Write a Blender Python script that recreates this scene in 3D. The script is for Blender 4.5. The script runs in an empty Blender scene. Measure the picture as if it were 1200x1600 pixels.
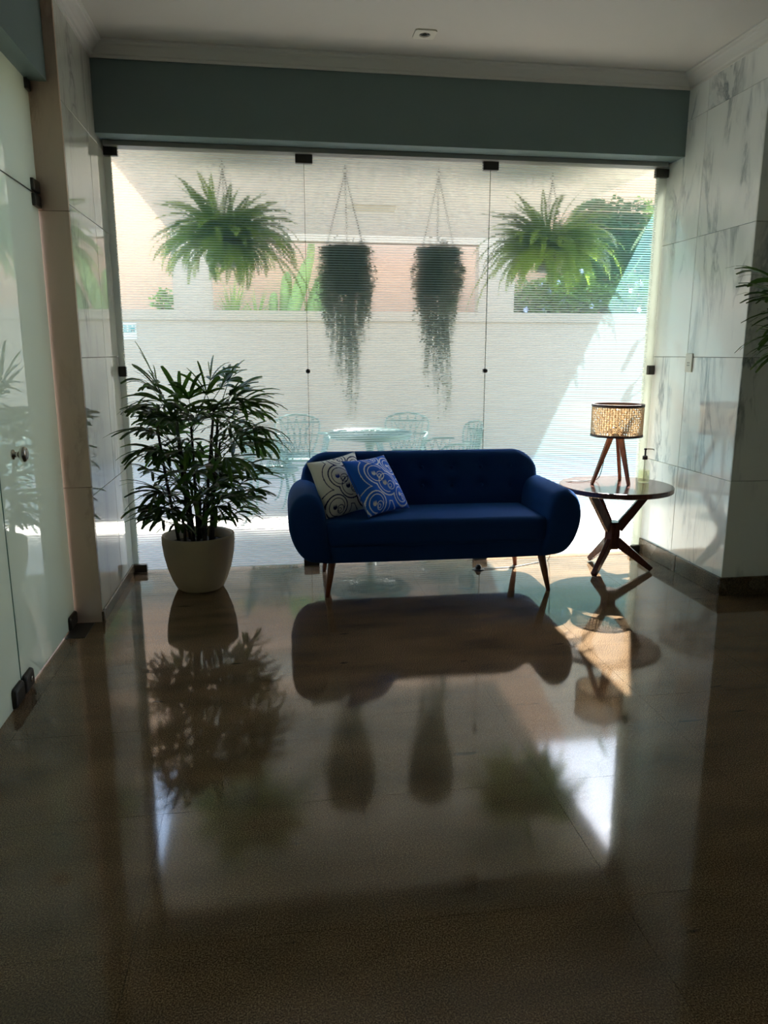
import bpy, bmesh, math, random
from mathutils import Vector, Matrix

# ------------------------------------------------------------------ camera, light, exposure
SC = bpy.context.scene
COL = SC.collection
R = math.radians
cam_d = bpy.data.cameras.new('camera')
cam = bpy.data.objects.new('camera', cam_d)
COL.objects.link(cam)
cam_d.sensor_fit = 'VERTICAL'
cam_d.sensor_height = 36.0
cam_d.lens = 36.0 * 1171.0 / 1600.0
cam_d.clip_start = 0.05
cam_d.clip_end = 300
cam.location = (0, 0, 1.35)
cam.rotation_euler = (R(90 - 12.02), R(-0.04), R(-8.5))
SC.camera = cam

SUN_DIR = Vector((-0.465, -0.94, -1.0)).normalized()
sun_d = bpy.data.lights.new('sun', 'SUN')
sun_d.energy = 36.0
sun_d.angle = R(0.53)
sun_d.color = (1.0, 0.98, 0.95)
sun = bpy.data.objects.new('sun', sun_d)
COL.objects.link(sun)
sun.location = (4, 8, 9)
sun.rotation_euler = SUN_DIR.to_track_quat('-Z', 'Y').to_euler()

world = bpy.data.worlds.new('sky')
SC.world = world
world.use_nodes = True
wn, wl = world.node_tree.nodes, world.node_tree.links
bg = wn['Background']
sky = wn.new('ShaderNodeTexSky')
sky.sky_type = 'NISHITA'
sky.sun_disc = False
sky.sun_elevation = R(43.6)
sky.sun_rotation = math.atan2(0.465, 0.94)
sky.air_density = 1.0
sky.dust_density = 0.6
hs = wn.new('ShaderNodeHueSaturation')
hs.inputs['Saturation'].default_value = 0.95
wl.new(sky.outputs['Color'], hs.inputs['Color'])
wl.new(hs.outputs['Color'], bg.inputs['Color'])
bg.inputs['Strength'].default_value = 1.3

SC.view_settings.view_transform = 'Standard'
SC.view_settings.look = 'None'
SC.view_settings.gamma = 1.0
SC.view_settings.exposure = 0.62
SC.view_settings.use_curve_mapping = False
SC.cycles.transparent_max_bounces = 24
SC.cycles.max_bounces = 14
SC.cycles.diffuse_bounces = 7
SC.cycles.glossy_bounces = 6
SC.cycles.transmission_bounces = 10
SC.cycles.sample_clamp_indirect = 8.0
SC.cycles.use_denoising = True
SC.cycles.blur_glossy = 0.6

rnd = random.Random(7)

# ------------------------------------------------------------------ materials
MATS = {}

def new_mat(name):
    m = bpy.data.materials.new(name)
    m.use_nodes = True
    MATS[name] = m
    nt = m.node_tree
    return m, nt.nodes, nt.links, nt.nodes['Principled BSDF']

def plain(name, col, rough=0.5, metal=0.0, spec=0.5, bump=0.0, bscale=60.0, vary=0.0, vscale=4.0, coat=0.0):
    m, n, l, b = new_mat(name)
    b.inputs['Base Color'].default_value = (*col, 1)
    b.inputs['Roughness'].default_value = rough
    b.inputs['Metallic'].default_value = metal
    b.inputs['Specular IOR Level'].default_value = spec
    b.inputs['Coat Weight'].default_value = coat
    g = n.new('ShaderNodeNewGeometry')
    if bump > 0:
        t = n.new('ShaderNodeTexNoise')
        t.inputs['Scale'].default_value = bscale
        t.inputs['Detail'].default_value = 3
        bp = n.new('ShaderNodeBump')
        bp.inputs['Strength'].default_value = bump
        bp.inputs['Distance'].default_value = 0.01
        l.new(g.outputs['Position'], t.inputs['Vector'])
        l.new(t.outputs['Fac'], bp.inputs['Height'])
        l.new(bp.outputs['Normal'], b.inputs['Normal'])
    if vary > 0:
        t2 = n.new('ShaderNodeTexNoise')
        t2.inputs['Scale'].default_value = vscale
        t2.inputs['Detail'].default_value = 5
        mx = n.new('ShaderNodeMix')
        mx.data_type = 'RGBA'
        mx.inputs[6].default_value = (*[c * (1 - vary) for c in col], 1)
        mx.inputs[7].default_value = (*[min(1, c * (1 + vary)) for c in col], 1)
        l.new(g.outputs['Position'], t2.inputs['Vector'])
        l.new(t2.outputs['Fac'], mx.inputs[0])
        l.new(mx.outputs[2], b.inputs['Base Color'])
    return m

def leaf_mat(name, col, col2, trans=0.35, rough=0.45):
    m, n, l, b = new_mat(name)
    b.inputs['Roughness'].default_value = rough
    g = n.new('ShaderNodeNewGeometry')
    oi = n.new('ShaderNodeObjectInfo')
    t = n.new('ShaderNodeTexNoise')
    t.inputs['Scale'].default_value = 9.0
    add = n.new('ShaderNodeMath')
    add.operation = 'MULTIPLY_ADD'
    add.inputs[1].default_value = 0.6
    l.new(g.outputs['Position'], t.inputs['Vector'])
    l.new(oi.outputs['Random'], add.inputs[0])
    sub = n.new('ShaderNodeMath')
    sub.operation = 'SUBTRACT'
    sub.inputs[1].default_value = 0.3
    l.new(t.outputs['Fac'], sub.inputs[0])
    l.new(sub.outputs[0], add.inputs[2])
    mx = n.new('ShaderNodeMix')
    mx.data_type = 'RGBA'
    mx.inputs[6].default_value = (*col, 1)
    mx.inputs[7].default_value = (*col2, 1)
    l.new(add.outputs[0], mx.inputs[0])
    l.new(mx.outputs[2], b.inputs['Base Color'])
    tr = n.new('ShaderNodeBsdfTranslucent')
    l.new(mx.outputs[2], tr.inputs['Color'])
    ms = n.new('ShaderNodeMixShader')
    ms.inputs[0].default_value = trans
    l.new(b.outputs[0], ms.inputs[1])
    l.new(tr.outputs[0], ms.inputs[2])
    l.new(ms.outputs[0], n['Material Output'].inputs['Surface'])
    return m

def wood(name, c1, c2, rough=0.35, scale=3.0):
    m, n, l, b = new_mat(name)
    b.inputs['Roughness'].default_value = rough
    tc = n.new('ShaderNodeTexCoord')
    mp = n.new('ShaderNodeMapping')
    mp.inputs['Scale'].default_value = (scale * 6, scale * 6, scale)
    t = n.new('ShaderNodeTexNoise')
    t.inputs['Scale'].default_value = 4
    t.inputs['Detail'].default_value = 5
    t.inputs['Distortion'].default_value = 1.2
    cr = n.new('ShaderNodeValToRGB')
    cr.color_ramp.elements[0].color = (*c1, 1)
    cr.color_ramp.elements[1].color = (*c2, 1)
    cr.color_ramp.elements[0].position = 0.3
    cr.color_ramp.elements[1].position = 0.7
    l.new(tc.outputs['Object'], mp.inputs['Vector'])
    l.new(mp.outputs[0], t.inputs['Vector'])
    l.new(t.outputs['Fac'], cr.inputs[0])
    l.new(cr.outputs[0], b.inputs['Base Color'])
    return m

def marble(name, base, vein, rough=0.09, seedv=0.0):
    m, n, l, b = new_mat(name)
    b.inputs['Roughness'].default_value = rough
    g = n.new('ShaderNodeNewGeometry')
    oi = n.new('ShaderNodeObjectInfo')
    off = n.new('ShaderNodeVectorMath')
    off.operation = 'MULTIPLY_ADD'
    comb = n.new('ShaderNodeCombineXYZ')
    l.new(oi.outputs['Random'], comb.inputs[0])
    l.new(oi.outputs['Random'], comb.inputs[1])
    l.new(oi.outputs['Random'], comb.inputs[2])
    l.new(comb.outputs[0], off.inputs[0])
    off.inputs[1].default_value = (13.0, 7.0, 21.0)
    l.new(g.outputs['Position'], off.inputs[2])
    mp = n.new('ShaderNodeMapping')
    mp.inputs['Rotation'].default_value = (R(18), R(-14), 0)
    mp.inputs['Scale'].default_value = (2.6, 2.6, 0.8)
    l.new(off.outputs[0], mp.inputs['Vector'])
    t = n.new('ShaderNodeTexNoise')
    t.inputs['Scale'].default_value = 1.5
    t.inputs['Detail'].default_value = 9
    t.inputs['Roughness'].default_value = 0.6
    t.inputs['Distortion'].default_value = 1.3
    l.new(mp.outputs[0], t.inputs['Vector'])
    # thin veins where the noise crosses 0.5
    s = n.new('ShaderNodeMath'); s.operation = 'SUBTRACT'; s.inputs[1].default_value = 0.5
    a = n.new('ShaderNodeMath'); a.operation = 'ABSOLUTE'
    l.new(t.outputs['Fac'], s.inputs[0]); l.new(s.outputs[0], a.inputs[0])
    vr = n.new('ShaderNodeMapRange')
    vr.inputs[1].default_value = 0.0; vr.inputs[2].default_value = 0.05
    vr.inputs[3].default_value = 1.0; vr.inputs[4].default_value = 0.0
    l.new(a.outputs[0], vr.inputs[0])
    t2 = n.new('ShaderNodeTexNoise')
    t2.inputs['Scale'].default_value = 1.7
    t2.inputs['Detail'].default_value = 4
    l.new(mp.outputs[0], t2.inputs['Vector'])
    cl = n.new('ShaderNodeMapRange')
    cl.inputs[1].default_value = 0.47; cl.inputs[2].default_value = 0.72
    l.new(t2.outputs['Fac'], cl.inputs[0])
    mu = n.new('ShaderNodeMath'); mu.operation = 'MULTIPLY'
    l.new(vr.outputs[0], mu.inputs[0]); l.new(cl.outputs[0], mu.inputs[1])
    ad = n.new('ShaderNodeMath'); ad.operation = 'MULTIPLY_ADD'; ad.inputs[1].default_value = 0.22; ad.use_clamp = True
    l.new(cl.outputs[0], ad.inputs[0]); l.new(mu.outputs[0], ad.inputs[2])
    mx = n.new('ShaderNodeMix'); mx.data_type = 'RGBA'
    mx.inputs[6].default_value = (*base, 1); mx.inputs[7].default_value = (*vein, 1)
    l.new(ad.outputs[0], mx.inputs[0])
    l.new(mx.outputs[2], b.inputs['Base Color'])
    return m

def granite(name, c1, c2, c3, rough=0.1, grain=170.0):
    m, n, l, b = new_mat(name)
    g = n.new('ShaderNodeNewGeometry')
    t = n.new('ShaderNodeTexNoise')
    t.inputs['Scale'].default_value = grain
    t.inputs['Detail'].default_value = 2
    l.new(g.outputs['Position'], t.inputs['Vector'])
    cr = n.new('ShaderNodeValToRGB')
    e = cr.color_ramp.elements
    e[0].color = (*c1, 1); e[0].position = 0.36
    e[1].color = (*c3, 1); e[1].position = 0.68
    x = e.new(0.5); x.color = (*c2, 1)
    l.new(t.outputs['Fac'], cr.inputs[0])
    # cloudy variation and dark drifting streaks
    mp = n.new('ShaderNodeMapping')
    mp.inputs['Scale'].default_value = (1.0, 2.6, 1.0)
    mp.inputs['Rotation'].default_value = (0, 0, R(-20))
    l.new(g.outputs['Position'], mp.inputs['Vector'])
    t2 = n.new('ShaderNodeTexNoise')
    t2.inputs['Scale'].default_value = 2.2
    t2.inputs['Detail'].default_value = 6
    l.new(mp.outputs[0], t2.inputs['Vector'])
    mr = n.new('ShaderNodeMapRange')
    mr.inputs[1].default_value = 0.3; mr.inputs[2].default_value = 0.7
    mr.inputs[3].default_value = 0.68; mr.inputs[4].default_value = 1.25
    l.new(t2.outputs['Fac'], mr.inputs[0])
    vm = n.new('ShaderNodeVectorMath'); vm.operation = 'SCALE'
    l.new(cr.outputs[0], vm.inputs[0]); l.new(mr.outputs[0], vm.inputs['Scale'])
    mp2 = n.new('ShaderNodeMapping')
    mp2.inputs['Scale'].default_value = (5.0, 19.0, 5.0)
    mp2.inputs['Rotation'].default_value = (0, 0, R(-24))
    l.new(g.outputs['Position'], mp2.inputs['Vector'])
    t4 = n.new('ShaderNodeTexNoise'); t4.inputs['Scale'].default_value = 1.0; t4.inputs['Detail'].default_value = 2
    l.new(mp2.outputs[0], t4.inputs['Vector'])
    ms = n.new('ShaderNodeMapRange')
    ms.inputs[1].default_value = 0.70; ms.inputs[2].default_value = 0.76; ms.inputs[3].default_value = 1.0; ms.inputs[4].default_value = 0.3
    l.new(t4.outputs['Fac'], ms.inputs[0])
    vm2 = n.new('ShaderNodeVectorMath'); vm2.operation = 'SCALE'
    l.new(vm.outputs[0], vm2.inputs[0]); l.new(ms.outputs[0], vm2.inputs['Scale'])
    l.new(vm2.outputs[0], b.inputs['Base Color'])
    t3 = n.new('ShaderNodeTexNoise')
    t3.inputs['Scale'].default_value = 3.0
    t3.inputs['Detail'].default_value = 4
    l.new(g.outputs['Position'], t3.inputs['Vector'])
    rr = n.new('ShaderNodeMapRange')
    rr.inputs[3].default_value = rough * 0.75; rr.inputs[4].default_value = rough * 1.35
    l.new(t3.outputs['Fac'], rr.inputs[0])
    l.new(rr.outputs[0], b.inputs['Roughness'])
    return m

def thin_glass(name, tint=(0.975, 0.985, 0.97), refl=1.0, rough=0.0):
    m, n, l, b = new_mat(name)
    n.remove(b)
    tr = n.new('ShaderNodeBsdfTransparent'); tr.inputs['Color'].default_value = (*tint, 1)
    gl = n.new('ShaderNodeBsdfGlossy'); gl.inputs['Roughness'].default_value = rough
    gl.inputs['Color'].default_value = (refl, refl, refl, 1)
    lw = n.new('ShaderNodeLayerWeight'); lw.inputs['Blend'].default_value = 0.5
    pw_ = n.new('ShaderNodeMath'); pw_.operation = 'POWER'; pw_.inputs[1].default_value = 5.0
    fr = n.new('ShaderNodeMath'); fr.operation = 'MULTIPLY_ADD'; fr.inputs[1].default_value = 0.96; fr.inputs[2].default_value = 0.04
    l.new(lw.outputs['Facing'], pw_.inputs[0]); l.new(pw_.outputs[0], fr.inputs[0])
    ms = n.new('ShaderNodeMixShader')
    l.new(fr.outputs[0], ms.inputs[0]); l.new(tr.outputs[0], ms.inputs[1]); l.new(gl.outputs[0], ms.inputs[2])
    l.new(ms.outputs[0], n['Material Output'].inputs['Surface'])
    return m

def film_mat():
    m, n, l, b = new_mat('frosted_film')
    n.remove(b)
    tr = n.new('ShaderNodeBsdfTransparent'); tr.inputs['Color'].default_value = (0.98, 0.985, 0.97, 1)
    rf = n.new('ShaderNodeBsdfRefraction'); rf.inputs['Color'].default_value = (1.0, 1.0, 0.98, 1)
    rf.inputs['Roughness'].default_value = 0.75; rf.inputs['IOR'].default_value = 1.09
    tl = n.new('ShaderNodeBsdfTranslucent'); tl.inputs['Color'].default_value = (0.42, 0.90, 1.0, 1)
    df = n.new('ShaderNodeBsdfDiffuse'); df.inputs['Color'].default_value = (0.7, 0.8, 0.8, 1)
    m1 = n.new('ShaderNodeMixShader'); m1.inputs[0].default_value = 0.68
    l.new(tr.outputs[0], m1.inputs[1]); l.new(rf.outputs[0], m1.inputs[2])
    m2 = n.new('ShaderNodeMixShader'); m2.inputs[0].default_value = 0.4
    l.new(tl.outputs[0], m2.inputs[1]); l.new(df.outputs[0], m2.inputs[2])
    m3 = n.new('ShaderNodeMixShader'); m3.inputs[0].default_value = 0.16
    l.new(m1.outputs[0], m3.inputs[1]); l.new(m2.outputs[0], m3.inputs[2])
    l.new(m3.outputs[0], n['Material Output'].inputs['Surface'])
    return m

def attr_mat(name, rough=0.8):
    m, n, l, b = new_mat(name)
    at = n.new('ShaderNodeAttribute'); at.attribute_name = 'print'
    b.inputs['Roughness'].default_value = rough
    b.inputs['Specular IOR Level'].default_value = 0.2
    l.new(at.outputs['Color'], b.inputs['Base Color'])
    return m

M_CEIL = plain('ceiling_paint', (0.62, 0.59, 0.54), 0.85, bump=0.05, bscale=30)
M_CROWN = plain('crown_plaster', (0.66, 0.64, 0.60), 0.7)
M_TEAL = plain('teal_paint', (0.155, 0.215, 0.21), 0.55, vary=0.05, bump=0.04, bscale=80)
M_PLASTER = plain('interior_plaster', (0.62, 0.61, 0.57), 0.85)
M_MARBLE = marble('white_marble', (0.92, 0.93, 0.90), (0.22, 0.26, 0.29))
M_MARBLE.node_tree.nodes['Principled BSDF'].inputs['IOR'].default_value = 1.75
M_MARBLE_WARM = marble('warm_marble', (0.60, 0.45, 0.35), (0.34, 0.24, 0.18), rough=0.25)
M_MARBLE_L = marble('left_marble', (0.60, 0.60, 0.53), (0.30, 0.31, 0.29), rough=0.02)
M_MARBLE_L.node_tree.nodes['Principled BSDF'].inputs['IOR'].default_value = 1.75
M_GROUT = plain('grout', (0.16, 0.15, 0.14), 0.9)
M_FLOOR = granite('brown_granite', (0.050, 0.029, 0.016), (0.135, 0.083, 0.046), (0.30, 0.212, 0.132), rough=0.06, grain=260.0)
M_BASE = granite('baseboard_granite', (0.05, 0.034, 0.02), (0.10, 0.066, 0.036), (0.18, 0.125, 0.075), rough=0.25)
M_FGROUT = plain('floor_grout', (0.045, 0.028, 0.016), 0.8)
M_GLASS = thin_glass('clear_glass')
M_FILM = film_mat()
M_GLASSEDGE = plain('glass_edge_green', (0.03, 0.10, 0.08), 0.15)
def frost_mat():
    m, n, l, b = new_mat('frosted_door_glass')
    n.remove(b)
    tl = n.new('ShaderNodeBsdfTranslucent'); tl.inputs['Color'].default_value = (0.66, 0.72, 0.62, 1)
    df = n.new('ShaderNodeBsdfDiffuse'); df.inputs['Color'].default_value = (0.55, 0.60, 0.53, 1)
    gl = n.new('ShaderNodeBsdfGlossy'); gl.inputs['Roughness'].default_value = 0.015
    m1 = n.new('ShaderNodeMixShader'); m1.inputs[0].default_value = 0.5
    l.new(tl.outputs[0], m1.inputs[1]); l.new(df.outputs[0], m1.inputs[2])
    lw = n.new('ShaderNodeLayerWeight'); lw.inputs['Blend'].default_value = 0.5
    p5 = n.new('ShaderNodeMath'); p5.operation = 'POWER'; p5.inputs[1].default_value = 2.8
    fr = n.new('ShaderNodeMath'); fr.operation = 'MULTIPLY_ADD'; fr.inputs[1].default_value = 0.95; fr.inputs[2].default_value = 0.05
    l.new(lw.outputs['Facing'], p5.inputs[0]); l.new(p5.outputs[0], fr.inputs[0])
    m2 = n.new('ShaderNodeMixShader')
    l.new(fr.outputs[0], m2.inputs[0]); l.new(m1.outputs[0], m2.inputs[1]); l.new(gl.outputs[0], m2.inputs[2])
    l.new(m2.outputs[0], n['Material Output'].inputs['Surface'])
    return m
M_FROST = frost_mat()
M_METAL = plain('dark_bronze_metal', (0.06, 0.057, 0.052), 0.35, metal=0.7)
M_CHROME = plain('brushed_steel', (0.45, 0.43, 0.40), 0.22, metal=1.0)
M_ALU = plain('grey_aluminium', (0.30, 0.30, 0.28), 0.45, metal=0.3)
M_WHITE_EXT = plain('white_exterior_paint', (0.325, 0.266, 0.196), 0.85, bump=0.04, bscale=40, vary=0.03, vscale=2)
M_CANOPY = plain('canopy_paint', (0.70, 0.66, 0.58), 0.85)
M_PATIO = plain('pale_patio_stone', (0.30, 0.26, 0.215), 0.6, vary=0.1, vscale=5)
M_ASPHALT = plain('asphalt', (0.09, 0.09, 0.088), 0.9)
M_PINK = plain('pink_render', (0.60, 0.345, 0.21), 0.9, vary=0.04, vscale=1.5)
M_SOIL = plain('dark_soil', (0.025, 0.018, 0.012), 0.95, bump=0.6, bscale=90)
M_NAVY = plain('navy_upholstery', (0.0045, 0.027, 0.105), 0.9, spec=0.1, bump=0.15, bscale=900)
M_NAVY.node_tree.nodes['Principled BSDF'].inputs['Sheen Weight'].default_value = 0.2
M_NAVY.node_tree.nodes['Principled BSDF'].inputs['Sheen Tint'].default_value = (0.10, 0.38, 1.0, 1)
M_LEGWOOD = wood('reddish_leg_wood', (0.12, 0.03, 0.012), (0.24, 0.075, 0.03), 0.3)
M_TABLEWOOD = wood('dark_table_wood', (0.045, 0.014, 0.010), (0.10, 0.032, 0.02), 0.16)
M_LAMPWOOD = wood('lamp_wood', (0.16, 0.05, 0.02), (0.30, 0.11, 0.045), 0.35)
M_BAND = plain('shade_band', (0.07, 0.022, 0.014), 0.45)
M_CANE = leaf_mat('woven_cane', (0.70, 0.56, 0.38), (0.84, 0.72, 0.54), trans=0.45, rough=0.6)
M_LINER = None
M_POT = plain('taupe_pot', (0.46, 0.365, 0.24), 0.7, bump=0.1, bscale=50, vary=0.08)
M_PALM = leaf_mat('palm_leaf', (0.024, 0.068, 0.010), (0.075, 0.16, 0.018), trans=0.45, rough=0.4)
M_CANESTEM = plain('palm_stem', (0.05, 0.04, 0.028), 0.8, bump=0.5, bscale=120)
M_FERN = leaf_mat('fern_leaf', (0.08, 0.17, 0.02), (0.32, 0.46, 0.065), trans=0.55)
M_HANGPOT = plain('dark_plastic_pot', (0.11, 0.125, 0.10), 0.5)
M_STRING = leaf_mat('trailing_leaf', (0.14, 0.165, 0.095), (0.30, 0.31, 0.21), trans=0.25)
M_CHAIN = plain('chain_metal', (0.12, 0.13, 0.11), 0.4, metal=0.6)
M_MINT = plain('mint_cast_metal', (0.11, 0.21, 0.185), 0.4)
M_PLASTIC = plain('cream_plastic', (0.72, 0.69, 0.60), 0.4)
M_BLACK = plain('black_plastic', (0.012, 0.012, 0.012), 0.4)
M_CACTUS = leaf_mat('cactus_skin', (0.16, 0.30, 0.07), (0.30, 0.45, 0.12), trans=0.15, rough=0.6)
M_AGAVE = leaf_mat('bright_blade_leaf', (0.16, 0.34, 0.05), (0.36, 0.52, 0.12), trans=0.4)
M_HEDGE = leaf_mat('hedge_leaf', (0.10, 0.20, 0.04), (0.30, 0.42, 0.08), trans=0.4)
M_DARKTREE = leaf_mat('dark_tree_leaf', (0.03, 0.10, 0.035), (0.08, 0.20, 0.07), trans=0.35)
M_FLOWER = plain('pale_blue_petal', (0.55, 0.60, 0.85), 0.7)
M_JAMB = leaf_mat('milky_edge_profile', (0.56, 0.58, 0.52), (0.60, 0.62, 0.56), trans=0.5, rough=0.5)
M_SIGN = plain('sign_board', (0.46, 0.44, 0.37), 0.5)
M_SIGNTXT = plain('sign_teal_ink', (0.02, 0.22, 0.21), 0.5)
M_SOAP = thin_glass('soap_liquid', (0.93, 0.94, 0.78))
M_BOTTLE = thin_glass('bottle_glass', (0.96, 0.98, 0.97))
M_CUSH_W = attr_mat('cream_printed_cotton')
M_CUSH_B = attr_mat('blue_printed_cotton')

# ------------------------------------------------------------------ mesh helpers
class MB:
    def __init__(self):
        self.v, self.f = [], []

    def quad(self, a, b, c, d):
        i = len(self.v)
        self.v += [tuple(a), tuple(b), tuple(c), tuple(d)]
        self.f.append((i, i + 1, i + 2, i + 3))

    def tri(self, a, b, c):
        i = len(self.v)
        self.v += [tuple(a), tuple(b), tuple(c)]
        self.f.append((i, i + 1, i + 2))

    def box(self, x0, x1, y0, y1, z0, z1):
        i = len(self.v)
        self.v += [(x, y, z) for z in (z0, z1) for y in (y0, y1) for x in (x0, x1)]
        for q in ((0, 2, 3, 1), (4, 5, 7, 6), (0, 1, 5, 4), (2, 6, 7, 3), (0, 4, 6, 2), (1, 3, 7, 5)):
            self.f.append(tuple(i + k for k in q))
        return self

    def rings(self, rings, cap0=True, cap1=True, closed=True):
        i = len(self.v)
        n = len(rings[0])
        for r in rings:
            self.v += [tuple(p) for p in r]
        for a in range(len(rings) - 1):
            for k in range(n if closed else n - 1):
                k2 = (k + 1) % n
                self.f.append((i + a * n + k, i + a * n + k2, i + (a + 1) * n + k2, i + (a + 1) * n + k))
        if cap0: self.f.append(tuple(i + k for k in reversed(range(n))))
        if cap1: self.f.append(tuple(i + (len(rings) - 1) * n + k for k in range(n)))
        return self

    def lathe(self, prof, seg=32, c=(0, 0), cap0=True, cap1=True):
        rg = []
        for r, z in prof:
            rg.append([(c[0] + r * math.cos(2 * math.pi * k / seg), c[1] + r * math.sin(2 * math.pi * k / seg), z) for k in range(seg)])
        return self.rings(rg, cap0, cap1)

    def tube(self, pts, rad, seg=8, cap=True, flat=1.0):
        pts = [Vector(p) for p in pts]
        if not isinstance(rad, (list, tuple)): rad = [rad] * len(pts)
        t0 = (pts[1] - pts[0]).normalized()
        up = Vector((0, 0, 1)) if abs(t0.z) < 0.9 else Vector((0, 1, 0))
        nrm = (up - t0 * up.dot(t0)).normalized()
        rg = []
        for i, p in enumerate(pts):
            a = pts[max(0, i - 1)]; b = pts[min(len(pts) - 1, i + 1)]
            t = (b - a).normalized()
            nrm = nrm - t * nrm.dot(t)
            nrm = nrm.normalized() if nrm.length > 1e-6 else Vector((1, 0, 0))
            bn = t.cross(nrm)
            rg.append([p + (nrm * math.cos(2 * math.pi * k / seg) + bn * flat * math.sin(2 * math.pi * k / seg)) * rad[i] for k in range(seg)])
        return self.rings(rg, cap, cap)

    def build(self, name, mat, parent=None, smooth=False, bevel=0.0, bseg=2, sub=0, mesh=None):
        if mesh is None:
            mesh = bpy.data.meshes.new(name)
            mesh.from_pydata(self.v, [], self.f)
            bm = bmesh.new(); bm.from_mesh(mesh)
            if bevel > 0:
                bmesh.ops.remove_doubles(bm, verts=bm.verts, dist=1e-6)
                bmesh.ops.bevel(bm, geom=list(bm.edges), offset=bevel, segments=bseg, profile=0.5, affect='EDGES', clamp_overlap=True)
            bmesh.ops.recalc_face_normals(bm, faces=bm.faces)
            bm.to_mesh(mesh); bm.free()
            mesh.materials.append(mat)
            if smooth:
                for p_ in mesh.polygons: p_.use_smooth = True
        o = bpy.data.objects.new(name, mesh)
        COL.objects.link(o)
        if parent is not None: o.parent = parent
        if sub:
            md = o.modifiers.new('subdivision', 'SUBSURF'); md.levels = sub; md.render_levels = sub
        return o

def tag(o, label=None, cat=None, group=None, kind=None):
    if label: o['label'] = label
    if cat: o['category'] = cat
    if group: o['group'] = group
    if kind: o['kind'] = kind
    return o

def empty(name, loc, rz=0.0):
    o = bpy.data.objects.new(name, None)
    o.empty_display_size = 0.1
    COL.objects.link(o)
    o.location = loc
    o.rotation_euler = (0, 0, rz)
    return o

def struct(name, mb, mat, label, cat, parent=None, **k):
    return tag(mb.build(name, mat, parent, **k), label, cat, kind='structure')

def share(name, src, parent=None, loc=(0, 0, 0), rot=(0, 0, 0), scale=(1, 1, 1)):
    o = bpy.data.objects.new(name, src if isinstance(src, bpy.types.Mesh) else src.data)
    COL.objects.link(o)
    o.parent = parent
    o.location = loc; o.rotation_euler = rot; o.scale = scale
    return o

def catmull(pts, per=6, closed=True):
    n = len(pts); out = []
    rng = range(n) if closed else range(n - 1)
    for i in rng:
        def P(k):
            return Vector(pts[k % n]) if closed else Vector(pts[max(0, min(n - 1, k))])
        p0, p1, p2, p3 = P(i - 1), P(i), P(i + 1), P(i + 2)
        for s in range(per):
            t = s / per
            out.append(0.5 * ((2 * p1) + (p2 - p0) * t + (2 * p0 - 5 * p1 + 4 * p2 - p3) * t * t + (3 * p1 - p0 - 3 * p2 + p3) * t ** 3))
    if not closed: out.append(Vector(pts[-1]))
    return out

# ------------------------------------------------------------------ dimensions of the place
XL, XR, D = -0.885, 2.493, 4.693          # left wall face, right wall face, glass plane
ZC, ZB, ZBT = 2.93, 2.495, 2.857          # ceiling, beam underside, beam top
YB = 4.507                                # beam front face
YC, YL = 3.752, 3.815                     # near ends of the right and left marble walls
XD = -1.02                                # glass door plane
XFR, YBK = 5.0, -3.6                      # far right and rear walls, out of view
CAN_Z, CAN_Y1, CAN_X0, CAN_X1 = 2.54, 8.17, -0.955, 2.565
WALL_Y = 9.66

# ------------------------------------------------------------------ room shell
fl = struct('floor', MB().box(-1.4, XFR + .2, YBK - .2, D + .06, -0.2, -0.004), M_FGROUT, 'polished brown granite floor of the lobby', 'floor')
TX, TY = 0.595, 0.53
tile_m = None
for i in range(-1, 11):
    for j in range(0, 16):
        x0 = -0.355 - 0.595 + (i) * TX
        y1 = D + 0.055 - (0.0 if j == 0 else 0.55 + (j - 1) * TY)
        y0 = D + 0.055 - (0.55 + j * TY)
        hx, hy = TX / 2 - 0.0006, (y1 - y0) / 2 - 0.0006
        if x0 + TX > XFR + .2 or y0 < YBK - .2: continue
        key = 'a' if j else 'b'
        if tile_m is None: tile_m = {}
        if key not in tile_m:
            o = MB().box(-hx, hx, -hy, hy, -0.02, 0.0).build('floor_tile', M_FLOOR, fl)
            tile_m[key] = o.data
        else:
            o = share('floor_tile', tile_m[key], fl)
        o.location = (x0 + TX / 2, (y0 + y1) / 2, 0)

struct('ceiling', MB().box(-1.3, XFR + .2, YBK - .2, D + .06, ZC, ZC + .3), M_CEIL, 'plain white plaster ceiling of the lobby', 'ceiling')
struct('wall_back', MB().box(-1.3, XFR + .2, YBK - .2, YBK, 0, ZC), M_PLASTER, 'pale plaster wall behind the viewpoint', 'wall')
struct('wall_far_right', MB().box(XFR, XFR + .2, YBK, YC + .2, 0, ZC), M_PLASTER, 'pale plaster wall closing the right of the lobby', 'wall')

# marble clad walls: a core with tiles hung on it
ROWS = [0.0, 0.655, 1.324, 2.012, 2.69, ZC]
def clad(name, core, label, tiles, mat):
    w = struct(name, MB().box(*core), M_GROUT, label, 'wall')
    for t in tiles:
        MB().box(*t).build('marble_tile', mat, w, bevel=0.0015, bseg=1)
    return w
g = 0.0012
tl = []
for a, b in zip(ROWS[:-1], ROWS[1:]):
    for y0, y1 in ((YC, 4.30), (4.30, D + .062)):
        tl.append((XR, XR + .02, y0 + g, y1 - g, a + g, b - g))
wr = clad('wall_right', (XR + .015, XR + .2, YC + .015, D + .06, 0, ZC), 'white marble clad wall beside the side table', tl, M_MARBLE)
tl = []
for a, b in zip(ROWS[:-1], ROWS[1:]):
    for k in range(4):
        x0 = XR + .2 * 0 + k * .64
        tl.append((x0 + g, min(x0 + .64, XFR) - g, YC - .003, YC + .017, a + g, b - g))
clad('wall_right_return', (XR + .02, XFR, YC + .015, YC + .2, 0, ZC), 'shaded marble wall facing the room at the right edge', tl, M_MARBLE)
tl = []
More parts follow.
